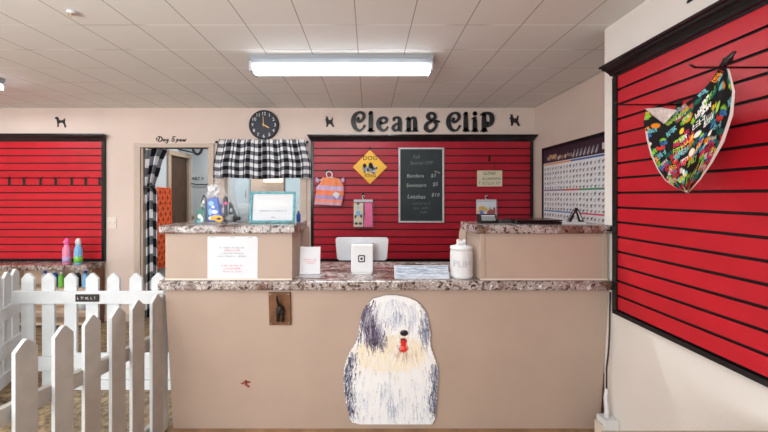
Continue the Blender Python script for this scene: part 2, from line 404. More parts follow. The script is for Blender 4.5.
def crown(u0, u1, z, fn, parent, ext=.05, sc=1.):
    mb = MB(); n = len(CROWN); vs = []
    for e in (0, 1):
        for d, h in CROWN:
            x = max(d-.026, 0)*.6
            vs.append(fn((u0-x) if e == 0 else (u1+x), z+h*sc, d*sc))
    fs = [list(range(n)), list(range(n, 2*n))[::-1]]+[(i, n+i, n+(i+1) % n, (i+1) % n) for i in range(n)]
    mb.add(vs, fs); return mb.build('crown_moulding', M['black'], parent)
def slatwall(label, u0, u1, z0, z1, n, fn, loc, edges=(1, 1), sc=1., red='red'):
    t = thing('slatwall', label, 'slatwall', loc)
    slatboard(u0, u1, z0, z1, n, fn, t, red); crown(u0-.02, u1+.02, z1, fn, t, sc=sc)
    for k, e in enumerate(edges):
        if not e: continue
        a, b = ((u0-.022, u0+.012) if k == 0 else (u1-.012, u1+.022))
        MB().prism([(a, z0), (b, z0), (b, z1), (a, z1)], fn, 0, .03).build('edge_trim', M['black'], t)
    MB().prism([(u0-.022, z0-.02), (u1+.022, z0-.02), (u1+.022, z0+.004), (u0-.022, z0+.004)], fn, 0, .03).build('bottom_trim', M['black'], t)
    return t
fb = back_plane(YB)
fbs = back_plane(YB-.002)
zt, zb = PZ(141.5, 3.97), .752
slatwall('red slatwall panel at left of the doorway, above the granite shelf with spray bottles', -5.7, PX(102.5, 3.97), zb, zt, 16, fbs, (-4.4, YB-.002, zb))
slatwall('red slatwall panel in the centre under the big shop lettering, with chalkboard', PX(312.5, 3.97), PX(531.5, 3.97), zb, zt, 16, fbs, (.6, YB-.002, zb), sc=.9, red='red_deep')
fr = right_plane(XR)
slatwall('large red slatwall on the near right wall holding the bandana', -1.985, -.25, .83, 2.235, 16, right_plane(XR-.002), (XR-.002, 1.1, .83), sc=.95)

# row of peg hooks on left slatwall
def peg_hook(x, y, z, length, direction, label, group, name='peg_hook', rise=.012):
    t = thing(name, label, 'hook', (x, y, z), group)
    dx, dy = direction
    s = .015
    if dy: B(x-s, x+s, y-.006, y, z-.085, z+.015).build('back_plate', M['black'], t, bevel=.002)
    else: B(x-.006, x, y-s, y+s, z-.055, z+.02).build('back_plate', M['black'], t, bevel=.002)
    a = Vector((x, y, z)); d = Vector((dx, dy, 0))
    MB().tube([a, a+d*length*.93, a+d*length*.97+Vector((0, 0, rise*.5)), a+d*length+Vector((0, 0, rise))], .004).build('peg', M['black'], t)
    return t
ord_ = ['seventh', 'sixth', 'fifth', 'fourth', 'third', 'second', 'first']
for k, px in enumerate((9.8, 24.5, 41, 56, 72, 86, 100)):
    peg_hook(PX(px, 3.978), 3.977, PZ(178.5, 3.98), .17, (0, -1), '%s black peg hook from the right edge of the left slatwall' % ord_[k], 'peg hooks in a row on the left slatwall')

# ------------------------------------------------------------------ reception counter
def PANY(z): return 2.07+(.935-z)*.091
CX0, CX1 = -1.28, 1.5085
t = thing('reception_counter', 'long tan reception counter base with painted dog on its front', 'counter', (.1, 2.3, 0))
mb = MB()
mb.add([(CX0, PANY(0), 0), (CX1, PANY(0), 0), (CX1, 2.6, 0), (CX0, 2.6, 0), (CX0, PANY(.935), .935), (CX1, PANY(.935), .935), (CX1, 2.6, .935), (CX0, 2.6, .935)],
       [(0, 3, 2, 1), (4, 5, 6, 7), (0, 1, 5, 4), (1, 2, 6, 5), (2, 3, 7, 6), (3, 0, 4, 7)])
base = mb.build('front_panel', M['panel'], t, bevel=.003)
mb = MB(); zz = PZ(383, PANY(.3)); yy = PANY(zz)-.0015
for a in ((-4, 1, 5, 2.5), (-2, -3, 1, 4), (0, -5, 4, -3), (-7, -1, -3, .5)):
    mb.prism([(PX(245, 2.1)+a[0]*.005, zz+a[1]*.005), (PX(245, 2.1)+a[2]*.005, zz+a[1]*.005-.004), (PX(245, 2.1)+a[2]*.005, zz+a[3]*.005), (PX(245, 2.1)+a[0]*.005, zz+a[3]*.005)], lambda u, v, d: (u, PANY(v)-d, v), 0, .0015)
mb.build('scuff_mark', M['rust'], t)['label'] = 'small dark red scuff on the counter front'
ct = MB().prism(rrect(2.03, 2.64, .9365, .9945, .012), lambda u, v, d: (d, u, v), -1.30, XR-.003)
tag(ct.build('countertop', M['granite']), 'long lower speckled granite-look countertop running under both raised cabinets', 'countertop')
def riser(label, x0, x1, inner, loc, batten):
    t = thing('raised_cabinet', label, 'cabinet', loc)
    z0, z1 = .9955, 1.286
    B(x0, x1, 2.06, 2.075, z0, z1).build('front_panel', M['panel'], t, bevel=.002)
    s = 1 if inner == x1 else -1
    a, b = (inner-.02, inner) if s > 0 else (inner, inner+.02)
    R = .09; Y1 = 2.68 if s > 0 else 2.55; pr = [(2.075, z0), (Y1, z0)]+[(Y1-R+R*math.cos(q), z1-R+R*math.sin(q)) for q in np.linspace(0, PI/2, 7)]+[(2.075, z1)]
    MB().prism(pr, lambda u, v, d: (d, u, v), a, b).build('side_panel', M['panel'], t, bevel=.002)
    c, d = (x0, x0+.02) if s > 0 else (x1-.02, x1)
    B(c, d, 2.075, 2.36, z0, z1).build('side_panel', M['panel'], t)
    B(x0, x1, 2.34, 2.355, z0, z1).build('back_panel', M['panel'], t)
    B(x0, x1, 2.056, 2.0595, z0, z0+.01).build('base_trim', M['beige'], t)
    if batten:
        for q in (x0+.0, x1-.035): B(q, q+.028, 2.053, 2.0595, z0+.01, z1).build('batten', M['panel'], t, bevel=.002)
    return t
riser('left raised tan cabinet on the counter with a white notice taped to it', -1.272, -.48, -.48, (-.88, 2.2, .9955), False)
riser('right raised tan cabinet on the counter beside the white jar', .693, XR-.02, .693, (1.1, 2.2, .9955), True)
def slab(label, x0, x1, y1):
    o = MB().prism(rrect(2.028, y1, 1.287, 1.339, .012), lambda u, v, d: (d, u, v), x0, x1)
    return tag(o.build('countertop', M['granite']), label, 'countertop')
slab('speckled granite-look top of the left raised cabinet, under the gift bag', -1.292, -.462, 2.46)
slab('speckled granite-look top of the right raised cabinet, under the closed laptop', .655, XR-.004, 2.36)

# ------------------------------------------------------------------ dog cut-out
rows = [(31, 152, 184), (34, 140, 200), (40, 118, 225), (50, 103, 245), (60, 95, 255), (80, 83, 270), (100, 77, 277), (130, 72, 282), (150, 72, 285), (165, 66, 283), (185, 55, 285), (200, 45, 290), (220, 36, 298), (250, 28, 307), (280, 26, 308), (320, 28, 305), (350, 33, 303), (380, 40, 300), (400, 45, 298), (410, 52, 293), (416, 74, 288)]
rows = np.array(rows, float)
CWd, CHd = 343, 432
cv = np.zeros((CHd, CWd, 3)); cv[:] = (244, 246, 248)
def hair(x, y, ang, ln, wd, col, al=.7, curve=0.):
    c = np.array(col, float); n = max(int(ln), 2)
    for i in range(n):
        t = i/n; xx = x+math.cos(ang)*i; yy = y+math.sin(ang)*i; ang += curve/n
        w_ = max(wd*(1-t*.8), .5); r = int(math.ceil(w_)); xi, yi = int(xx), int(yy)
        x0, x1, y0, y1 = max(xi-r, 0), min(xi+r+1, CWd), max(yi-r, 0), min(yi+r+1, CHd)
        if x0 >= x1 or y0 >= y1: continue
        gy, gx = np.mgrid[y0:y1, x0:x1]; mk = ((gx-xx)**2+(gy-yy)**2 <= w_*w_)[..., None]*al
        cv[y0:y1, x0:x1] = cv[y0:y1, x0:x1]*(1-mk)+c*mk
def ellipse(x, y, rx, ry, col, al=1.):
    gy, gx = np.mgrid[0:CHd, 0:CWd]; d = ((gx-x)/rx)**2+((gy-y)/ry)**2
    mk = np.clip((1.25-d)/.5, 0, 1)[..., None]*al; cv[:] = cv*(1-mk)+np.array(col, float)*mk
U = random.uniform
def tuft(n_, cx, cy, sx, sy, ang, ln, wd, cols, al=.6, curve=0., fan=0.):
    for _ in range(n_):
        x = random.gauss(cx, sx); y = random.gauss(cy, sy)
        hair(x, y, ang+U(-.18, .18)+(cx-x)*fan, U(*ln), U(*wd), random.choice(cols), al, curve*U(.4, 1.3))
WH = [(252, 252, 252), (246, 247, 249), (238, 241, 246)]; BL = [(222, 228, 238), (206, 214, 228), (228, 234, 241), (188, 200, 218)]
CRM = [(248, 240, 222), (242, 230, 204), (236, 222, 194), (250, 246, 236)]
DK = [(52, 52, 70), (74, 76, 98), (98, 102, 126), (40, 40, 54), (122, 126, 148)]; PU = [(62, 54, 76), (86, 76, 98), (112, 102, 124), (46, 42, 58), (136, 128, 148)]
ellipse(165, 205, 105, 56, (246, 234, 206), .85); ellipse(215, 190, 55, 30, (240, 226, 198), .5)
for _ in range(700):
    x, y = U(30, 305), U(180, 412); hair(x, y, PI/2+U(-.3, .3)+(168-x)*.0016, U(22, 48), U(.6, 1.5), random.choice(WH+WH+WH+BL) if y > 250 else random.choice(CRM+WH), .6)
tuft(120, 165, 230, 60, 20, PI/2, (25, 45), (.7, 1.6), WH+CRM, .6, 0, .003)
for cx in (95, 140, 165, 195, 240, 275): tuft(18, cx, 335, 7, 28, PI/2, (22, 44), (.6, 1.3), [(160, 174, 200), (182, 194, 214), (200, 210, 224), (132, 146, 174)], .42)
tuft(40, 172, 372, 9, 14, PI/2, (16, 34), (.7, 1.3), [(140, 152, 178), (160, 170, 192), (184, 194, 210)], .5)
for _ in range(260):
    y = U(200, 382); e = np.interp(y, rows[:, 0], rows[:, 1]); q = abs(random.gauss(0, 15)); hair(e+2+q, y, PI/2+U(-.1, .35), U(16, 36), U(.7, 1.7), random.choice(DK+[(160, 166, 186)]), .7 if q < 22 else .45)
    y = U(235, 378); e = np.interp(y, rows[:, 0], rows[:, 2]); q = abs(random.gauss(0, 11)); hair(e-2-q, y, PI/2+U(-.35, .1), U(14, 32), U(.6, 1.5), random.choice(DK+[(150, 160, 182), (176, 186, 204)]), .6)
tuft(60, 75, 345, 14, 24, PI/2+.1, (20, 36), (.7, 1.5), WH+BL, .6)
tuft(150, 100, 92, 12, 20, PI/2+.15, (22, 46), (.9, 2.2), PU, .7); tuft(150, 118, 125, 15, 22, PI/2-.1, (20, 44), (.9, 2.0), PU, .7); tuft(50, 138, 155, 7, 14, PI/2, (18, 36), (.8, 1.6), PU, .65)
tuft(90, 112, 150, 18, 16, PI/2-.05, (20, 40), (.9, 2.0), PU, .75); tuft(40, 96, 100, 9, 26, PI/2+.1, (24, 46), (.7, 1.4), [(176, 172, 190), (206, 206, 216), (150, 146, 166)], .6)
tuft(26, 100, 60, 14, 8, PI/2+.6, (16, 30), (.9, 2.0), PU, .5)
tuft(120, 266, 125, 8, 24, PI/2-.1, (18, 38), (.7, 1.7), [(90, 96, 120), (122, 130, 152), (154, 162, 182), (72, 76, 98), (182, 188, 204)], .65)
for _ in range(520):      # forelock sweeping from the crown over the eyes
    a = random.gauss(.1, .62); r0 = U(2, 70); x = 172+math.sin(a)*r0*1.3; y = 42+r0*.55*(1-.3*abs(a))
    if x < 118 and random.random() < .6: continue
    hair(x, y, PI/2-a*.6, U(28, 66), U(.6, 1.9), random.choice(WH+WH+BL), .6, curve=a*.4)
tuft(40, 185, 92, 14, 12, PI/2+.1, (24, 48), (.6, 1.3), [(150, 162, 188), (176, 188, 208), (128, 140, 168)], .5); tuft(24, 228, 100, 8, 14, PI/2-.15, (24, 44), (.6, 1.2), [(160, 170, 194), (186, 196, 212)], .5)
tuft(30, 146, 110, 9, 18, PI/2+.1, (26, 50), (.7, 1.6), WH+BL, .65)
tuft(110, 206, 158, 24, 16, PI/2, (16, 34), (.7, 1.6), CRM+WH+[(214, 198, 178)], .6, 0, .012)
tuft(46, 208, 204, 18, 7, PI/2, (16, 34), (.7, 1.4), [(190, 164, 142), (170, 146, 132), (222, 206, 186), (206, 186, 166)], .55, 0, .01)
ellipse(203, 179, 17, 21, (116, 40, 38)); ellipse(204, 182, 13, 18, (218, 52, 42)); ellipse(201, 187, 5, 5, (248, 124, 104), .8); ellipse(207, 172, 1.6, 9, (150, 24, 24), .6)
tuft(22, 190, 166, 4, 6, PI/2+.1, (14, 26), (.7, 1.3), WH+CRM, .8); tuft(22, 219, 166, 4, 6, PI/2-.1, (14, 26), (.7, 1.3), WH+CRM, .8)
ellipse(206, 143, 12, 9, (34, 32, 38)); ellipse(202, 139, 4, 2.4, (120, 120, 130), .7); ellipse(200.5, 147, 2.4, 1.8, (8, 8, 8)); ellipse(211.5, 147, 2.4, 1.8, (8, 8, 8))
for x in (60, 85, 110, 235, 260, 285): hair(x, 396, PI/2, 16, 1.3, (140, 152, 178), .6)
ys = np.concatenate([np.linspace(31, 45, 15), np.linspace(46, 400, 280), np.linspace(402, 416, 12)])
nu = 190; V = []; C = []
def dogpt(zx, zy, off):
    px, py = zx/2.983+335, zy/2.983+285; Y = 2.09
    for _ in range(6): z = PZ(py, Y); Y = PANY(z)-off
    return (PX(px, Y), Y, z)
for zy in ys:
    xl = np.interp(zy, rows[:, 0], rows[:, 1])+1.0*math.sin(zy*.55)+.7*math.sin(zy*1.3); xr = np.interp(zy, rows[:, 0], rows[:, 2])+1.0*math.sin(zy*.5+2)+.7*math.sin(zy*1.1)
    for i in range(nu):
        zx = xl+(xr-xl)*i/(nu-1); V.append(dogpt(zx, zy, .016)); C.append(cv[min(int(zy), CHd-1), min(max(int(zx), 0), CWd-1)])
nv = len(ys); Fs = [(j*nu+i, (j+1)*nu+i, (j+1)*nu+i+1, j*nu+i+1) for j in range(nv-1) for i in range(nu-1)]
loop = [i for i in range(nu)]+[j*nu+nu-1 for j in range(1, nv)]+[(nv-1)*nu+i for i in range(nu-2, -1, -1)]+[j*nu for j in range(nv-2, 0, -1)]
k0 = len(V)
for i in loop: x, y, z = V[i]; V.append((x, PANY(z)-.001, z)); C.append((70, 60, 54))
n = len(loop); Fs += [(loop[i], loop[(i+1) % n], k0+(i+1) % n, k0+i) for i in range(n)]
mb = MB(); mb.add(V, Fs, 0); dog = mb.build('dog_cutout', M['paint_dog']); put_attr(dog, np.array(C))
tag(dog, 'painted cutout of a shaggy white and grey sheepdog on the counter front', 'dog cutout')

# plaque with dog hook
def fp(u, v, d): return (u, PANY(v)-d, v)
px0, px1, pz0, pz1 = PX(269.5, 2.08), PX(291, 2.08), PZ(325, 2.08), PZ(292.5, 2.06)
t = thing('dog_plaque', 'small dark wood plaque with iron dog tail hook under the countertop', 'plaque', ((px0+px1)/2, 2.09, pz0))
MB().prism([(px0, pz0), (px1, pz0), (px1, pz1), (px0, pz1)], fp, .001, .016).build('board', M['wood'], t, bevel=.003)
mb = MB(); c = (px0+px1)/2+.006; b0 = pz0+.03
def ball(mb, u, v, d, ru, rv, rd, fn, mi=0):
    pr = [(max(math.sin(a), .01), math.cos(a)) for a in np.linspace(PI, 0, 9)]
    k = len(mb.v); mb.lathe(pr, (0, 0, 0), 14, mi); 
    for i in range(k, len(mb.v)):
        x, y, z = mb.v[i]; mb.v[i] = tuple(fn(u+x*ru, v+z*rv, d+y*rd))
ball(mb, c, b0+.078, .03, .022, .03, .016, fp); ball(mb, c-.012, b0+.058, .03, .013, .026, .014, fp); ball(mb, c+.014, b0+.058, .03, .013, .026, .014, fp)
for s in (-1, 1):
    mb.tube([fp(c+s*.013, b0+.055, .03), fp(c+s*.016, b0+.03, .028), fp(c+s*.015, b0+.004, .03)], [.012, .008, .007]); ball(mb, c+s*.015, b0+.004, .034, .011, .006, .01, fp)
mb.build('dog_figure', M['iron'], t)
MB().tube([fp(*p) for p in ((c-.004, b0+.1, .034), (c-.01, b0+.13, .04), (c-.012, b0+.155, .05), (c-.006, b0+.17, .056))], [.009, .008, .007, .005]).build('tail_hook', M['iron'], t)
for u in (px0+.012, px1-.012):
    for v in (pz0+.012, pz1-.012): mb = MB(); ball(mb, u, v, .017, .004, .004, .003, fp); mb.build('screw', M['chrome'], t)

# ------------------------------------------------------------------ ceiling lights
def fluor(label, x0, x1, y0, y1, full=True):
    t = thing('ceiling_light', label, 'ceiling light', ((x0+x1)/2, (y0+y1)/2, CE))
    mb = MB().prism([(y0, CE), (y1, CE), (y1, CE-.03), (y1-.03, CE-.055), (y0+.03, CE-.055), (y0, CE-.03)], lambda u, v, d: (d, u, v), x0, x1)
    mb.build('housing', M['housing'], t, bevel=.003)
    for yy in (y0+.045, y1-.045):
        MB().lathe([(.019, .02), (.019, x1-x0-.02)], (x0, yy, CE-.093), 12, axis='X').build('tube', M['tube'], t)
    for xx in (x0, x1-.018):
        B(xx, xx+.018, y0+.012, y1-.012, CE-.118, CE-.045).build('end_cap', M['pale_grey'], t, bevel=.004)
    return t
fluor('lit white twin tube fluorescent fixture on the ceiling above the counter', PX(249.5, 2.5), PX(433, 2.5), 2.475, 2.66)
fluor('fluorescent fixture at the far left edge of the ceiling, mostly out of frame', -4.75, PX(-3, 2.93), 2.82, 3.0)
t = thing('ceiling_hook', 'small white hook plate fixed to the ceiling near the upper left', 'hook', (PX(72, 1.9), 1.9, CE))
MB().lathe([(.026, 0), (.024, .008), (.012, .012)], (PX(72, 1.9), 1.9, CE-.0125), 14).build('rosette', M['white'], t)
MB().tube([(PX(72, 1.9), 1.9, CE-.01), (PX(72, 1.9)-.012, 1.9, CE-.035), (PX(72, 1.9)-.02, 1.9, CE-.026)], .004).build('hook', M['gold'], t)

# ------------------------------------------------------------------ lettering on the wall
A1 = lambda x, y: (PX(x/8.533+340, YB), PZ(y/8.533+100, YB)); k1 = YB/F/8.533
A2 = lambda x, y: (PX(x/6.98+430, YB), PZ(y/6.98+100, YB)); k2 = YB/F/6.98
A3 = lambda x, y: (PX(x/2.954+300, YB), PZ(y/2.954+90, YB)); k3 = YB/F/2.954
def letter(name, strokes, A, k, label):
    mb = MB()
    for s in strokes:
        stroke(mb, [(*A(x, y), w_*k*1.12) for x, y, w_ in s], fb, .002, .022)
    o = mb.build('sign_letter', M['sign_black']); tag(o, label, 'sign letter', 'letters of the shop name above the slatwall')
Cs = [[(158, 158, 20), (150, 172, 22), (164, 186, 22), (188, 174, 20), (203, 145, 24), (196, 118, 24), (168, 107, 16), (136, 122, 24), (116, 160, 34), (116, 205, 36), (134, 244, 28), (166, 262, 18), (194, 246, 14), (208, 222, 18)]]
ls = [[(262, 112, 28), (262, 180, 34), (262, 258, 34)], [(246, 122, 10), (262, 110, 16), (276, 106, 6)], [(240, 264, 12), (262, 262, 16), (288, 265, 12)]]
letter('C', Cs, A1, k1, 'black letter C beginning the word Clean')
letter('l', ls, A1, k1, 'black letter l in the word Clean')
letter('e', [[(352, 192, 20), (344, 208, 12), (372, 200, 12), (396, 184, 20), (394, 162, 24), (366, 151, 14), (336, 172, 30), (326, 212, 34), (342, 248, 28), (370, 262, 18), (394, 250, 14), (404, 232, 12)]], A1, k1, 'black letter e in the word Clean')
letter('a', [[(458, 172, 20), (462, 158, 20), (484, 151, 16), (504, 162, 26), (508, 200, 32), (508, 250, 32), (522, 266, 10)], [(500, 202, 12), (468, 214, 18), (452, 238, 28), (464, 260, 20), (488, 258, 14), (504, 240, 10)]], A1, k1, 'black letter a in the word Clean')
letter('n', [[(584, 160, 26), (584, 210, 32), (584, 258, 32)], [(562, 166, 8), (578, 154, 14)], [(560, 266, 10), (606, 266, 10)], [(592, 178, 12), (612, 156, 16), (634, 160, 24), (638, 200, 32), (638, 256, 32)], [(618, 266, 10), (660, 266, 10)]], A1, k1, 'black letter n ending the word Clean')
letter('&', [[(410, 94, 5), (398, 94, 9), (402, 104, 7), (394, 117, 8), (382, 122, 8), (371, 114, 11), (374, 101, 9), (388, 92, 8), (398, 81, 9), (394, 71, 7), (383, 70, 7), (377, 79, 11), (386, 91, 6)]], A3, k3, 'black ampersand between the two words of the shop name')
c2 = lambda x, y: ((x-98)/119*99+113, (y-98)/172*137+85)
letter('C', [[(*c2(x, y), w_*.8) for x, y, w_ in Cs[0]]], A2, k2, 'black letter C beginning the word Clip')
c3 = lambda x, y: (x-262+247, (y-106)/160*125+92)
letter('l', [[(*c3(x*.8+262*.2, y), w_*.8) for x, y, w_ in s] for s in ls], A2, k2, 'black letter l in the word Clip')
letter('i', [[(310, 142, 24), (310, 180, 27), (310, 212, 27)], [(292, 132, 8), (306, 126, 14), (318, 124, 8)], [(310, 96, 26), (311, 98, 26)], [(290, 217, 9), (331, 217, 9)]], A2, k2, 'black letter i in the word Clip')
letter('p', [[(374, 104, 24), (374, 160, 28), (374, 212, 28)], [(352, 106, 8), (366, 97, 14), (392, 92, 14), (420, 102, 22), (430, 130, 28), (424, 164, 22), (404, 182, 16), (394, 172, 16), (400, 160, 16)], [(354, 217, 9), (394, 217, 9)]], A2, k2, 'black letter p ending the word Clip')
# small script lettering over the doorway
A4 = lambda x, y: (PX(x/10.97+145, YB), PZ(y/10.97+130, YB)); k4 = YB/F/10.97
mb = MB()
for s in ([(140, 84, 7), (124, 98, 8), (132, 112, 8), (156, 100, 6), (160, 76, 6)], [(148, 72, 9), (176, 76, 9), (190, 98, 12), (178, 122, 9), (152, 126, 8), (148, 120, 6), (164, 82, 8)],
          [(214, 100, 7), (202, 112, 9), (210, 124, 8), (222, 112, 9), (214, 100, 7)], [(252, 102, 7), (236, 112, 9), (246, 122, 8), (258, 104, 8), (248, 136, 8), (232, 144, 7), (226, 136, 6)],
          [(334, 76, 8), (316, 72, 8), (304, 88, 10), (322, 104, 10), (316, 124, 9), (296, 120, 9), (300, 104, 6)], [(352, 100, 7), (346, 124, 8), (338, 142, 7)], [(352, 102, 7), (366, 106, 10), (358, 122, 8)],
          [(392, 102, 7), (380, 114, 9), (390, 124, 8), (400, 106, 7), (402, 124, 7)], [(416, 102, 8), (420, 124, 9), (432, 106, 7), (436, 124, 9), (452, 100, 7)]):
    stroke(mb, [(*A4(x, y), w_*k4*1.1) for x, y, w_ in s], fb, .001, .004, n=4)
tag(mb.build('script_lettering', M['black_matte']), 'small black script reading Dog Spaw above the doorway', 'wall lettering')
# dog silhouettes
dogA = [(386, 127), (395, 117), (408, 120), (412, 132), (418, 142), (440, 142), (447, 138), (449, 130), (455, 130), (456, 142), (454, 152), (456, 165), (463, 180), (460, 193), (452, 190), (452, 178), (444, 165), (438, 158), (420, 160), (411, 165), (411, 180), (412, 188), (400, 188), (405, 178), (403, 160), (400, 148), (398, 136), (386, 131)]
dogB = [(553, 128), (562, 118), (558, 97), (568, 105), (574, 100), (578, 118), (586, 130), (600, 128), (606, 122), (610, 106), (617, 112), (615, 130), (612, 145), (620, 165), (629, 180), (612, 182), (608, 170), (596, 160), (584, 158), (578, 170), (576, 180), (560, 180), (566, 168), (562, 150), (560, 135)]
def silhouette(pts, fmap, fn, label):
    mb = MB().prism([fmap(x, y) for x, y in pts], fn, .001, .008)
    tag(mb.build('dog_silhouette', M['black_matte']), label, 'dog silhouette', 'black dog silhouettes on the walls')
silhouette(dogA, lambda x, y: (PX(x/6.98, YB), PZ(y/6.98+100, YB)), fb, 'black dog silhouette high on the wall above the left slatwall')
silhouette(dogB, lambda x, y: (PX(x/6.98+430, YB), PZ(y/6.98+100, YB)), fb, 'black dog silhouette to the right of the shop name')
silhouette(dogB, lambda x, y: (PX((x-553)/76*9.5+325, YB), PZ((y-97)/85*11+116, YB)), fb, 'black dog silhouette to the left of the shop name')
silhouette(dogA, lambda x, y: (-1.60+(x-386)*.0027, 2.418-(y-193)*.0027), fr, 'black dog silhouette above the right slatwall, cut by the top of the frame')

# ------------------------------------------------------------------ clock
t = thing('clock', 'round dark navy wall clock with white numerals above the checked valance', 'clock', (PX(264, 3.98), 3.98, PZ(125, 3.98)))
c0 = (PX(264, 3.98), YB-.001, PZ(125, 3.98)); R = 14.8*3.97/F
MB().lathe([(R, 0), (R, .03), (R-.008, .036), (R-.016, .028)], c0, 40, axis='Y').build('rim', M['black_matte'], t)
MB().lathe([(R-.014, .002), (R-.014, .0285)], c0, 40, axis='Y', smooth=False).build('dial', M['navy'], t)
fc = back_plane(YB-.0295)
for h in range(1, 13):
    mb = MB(); a = PI/2-h*PI/6; text(mb, str(h), .056, c0[0]+math.cos(a)*R*.76, c0[2]+math.sin(a)*R*.76-.019, fc, .001, .003)
    mb.build('numeral', M['white'], t)
def hand(name, ang, ln, w_, d):
    dx, dz_ = math.cos(ang), math.sin(ang); nx, nz = -dz_, dx
    P = [(-dx*.02+nx*w_, -dz_*.02+nz*w_), (dx*ln*.7+nx*w_*1.2, dz_*ln*.7+nz*w_*1.2), (dx*ln, dz_*ln), (dx*ln*.7-nx*w_*1.2, dz_*ln*.7-nz*w_*1.2), (-dx*.02-nx*w_, -dz_*.02-nz*w_)]
    MB().prism([(c0[0]+u, c0[2]+v) for u, v in P], fc, d, d+.002).build(name, M['gold'], t)
hand('hour_hand', PI/2-4*PI/6, .085, .006, .004); hand('minute_hand', PI/2+.06, .115, .004, .007)

# ------------------------------------------------------------------ valance
t = thing('valance_curtain', 'short black and white gingham valance gathered on a rod over the inner window', 'curtain', (PX(264, 3.93), 3.93, PZ(178, 3.93)))
vx0, vx1 = PX(218.5, 3.93), PX(305.5, 3.93); vz1, vz0 = PZ(139.5, 3.93), PZ(178.5, 3.93)
def vfn(u, v):
    flare = 1+.13*min((1-v)*1.6, 1)-.01; xx = (vx0+vx1)/2+(u-.5)*(vx1-vx0)*flare
    ph = u*2*PI*10+1.3*math.sin(u*13)+.5*math.sin(u*37)
    amp = .010+.012*(1-v)
    top = 0.006*math.sin(u*2*PI*31)*(v > .9)
    return (xx+.006*math.sin(ph*.5)*(1-v), 3.93-amp*math.sin(ph)-(.012 if .86 < v < .95 else 0), vz0+(vz1-vz0)*v+top+.012*math.sin(u*9)*(1-v)*.6)
MB().grid(260, 26, vfn, uvfn=lambda u, v: (u*17.5+.18*math.sin(u*2*PI*10+1.3*math.sin(u*13)), v*5.0+.10*math.sin(u*31))).build('cloth', M['gingham'], t, solid=.002)
rd = MB().tube([(vx0-.03, 3.955, PZ(142, 3.95)), (vx1+.005, 3.955, PZ(142, 3.95))], .008)
ro = rd.build('rod', M['black'], t)
for s, x in ((-1, vx0-.035), (1, vx1+.012)): MB().lathe([(.004, -.016), (.013, -.01), (.016, 0), (.013, .01), (.004, .016)], (x, 3.955, PZ(142, 3.95)), 12, axis='X').build('finial', M['black'], ro)
# door curtain
t = thing('door_curtain', 'tall black and white buffalo check curtain tied back at the left of the doorway', 'curtain', (PX(150, 4.03), 4.03, .03))
tz = dz-.005; kz = 1.62
def dfn(u, v):
    z = .03+(tz-.03)*v
    xl = np.interp(z, [0, 1.4, kz, tz], [PX(142.5, 4.05), PX(142, 4.05), PX(144, 4.05), PX(142, 4.05)])
    xr = np.interp(z, [0, .9, 1.4, 1.62, kz, kz+.08, 1.98, tz], [PX(157.5, 4.05), PX(157.5, 4.05), PX(157, 4.05), PX(156, 4.05), PX(154.5, 4.05), PX(156, 4.05), PX(163, 4.05), PX(168, 4.05)])
    return (xl+(xr-xl)*u, 4.05+.022*math.sin(u*2*PI*4.5+1.2*math.sin(z*2)), z)
MB().grid(90, 70, dfn, uvfn=lambda u, v: (u*2.6, v*9.5+.1*math.sin(u*8))).build('cloth', M['gingham'], t, solid=.002)
MB().tube([(PX(141.5, 4.05), 4.05, tz+.0), (PX(209, 4.05), 4.05, tz+.0)], .007).build('rod', M['black'], t)
MB().tube([(PX(144+5*(1+math.cos(a)), 4.05), 4.05+.04*math.sin(a), kz+.012*math.cos(a)) for a in np.linspace(0, 2*PI, 17)], .009).build('tie_back', M['dark'], t)

# ------------------------------------------------------------------ things in the room behind
t = thing('lattice_panel', 'orange plastic lattice panel leaning behind the checked door curtain', 'panel', (-2.85, 4.6, 0))
lx = lambda v: -2.885+.02*(1-v)
mb = MB(); y0, y1, z0, z1 = 4.36, 4.74, .55, 1.63
fl = lambda u, v, d: (XL2+.05+d+.05*(1-v/1.7), -u, v)
sh = [(-y1, z0), (-y0, z0), (-y0, z1-.12), (-y0-.1, z1), (-y1, z1)]
mb.prism(sh, fl, 0, .01, 1)
for k in range(-7, 9):
    for s in (1, -1):
        a = []
        for q in np.linspace(0, 1, 2):
            pass
        u0_, v0_ = -y1, z0+k*.15 if s > 0 else z0+k*.15+.38
        du = y1-y0; v1_ = v0_+s*.38*1.4
        # clip to panel
        def clipv(t_): return v0_+(v1_-v0_)*t_
        ts = [t_ for t_ in np.linspace(0, 1, 41) if z0 <= clipv(t_) <= z1-.12*max(0, (t_-.72)/.28)]
        if len(ts) > 2: stroke(mb, [(u0_+du*ts[0], clipv(ts[0]), .034), (u0_+du*ts[-1], clipv(ts[-1]), .034)], fl, .01, .02, 0, n=1)
mb.build('lattice', [M['orange'], M['orange_dark']], t)
mb = MB().tube([fl(u, v, .01) for u, v in sh+sh[:1]], .014); mb.tube([fl(-y1, z0, .01), fl(-y1, 0.02, .01)], .014); mb.tube([fl(-y0, z0, .01), fl(-y0, 0.02, .01)], .014)
mb.build('frame', M['orange'], t)
# stand dryer (dark) low behind the curtain
t = thing('stand_dryer', 'black grooming dryer standing low behind the doorway curtain', 'dryer', (-2.55, 4.55, 0))
MB().lathe([(.0, .0), (.1, 0), (.13, .03), (.13, .16), (.1, .2), (.05, .22)], (-2.55, 4.62, .55), 18, axis='Y').build('motor_body', M['black'], t)
MB().tube([(-2.55, 4.55, 0.02), (-2.55, 4.55, .5)], .02).build('pole', M['chrome'], t)
MB().lathe([(.18, 0), (.18, .02), (.03, .04)], (-2.55, 4.55, 0), 18).build('base', M['dark'], t)
MB().tube([(-2.55, 4.4, .55), (-2.5, 4.33, .62), (-2.52, 4.35, .8), (-2.55, 4.45, .95)], .03).build('nozzle_hose', M['dark'], t)
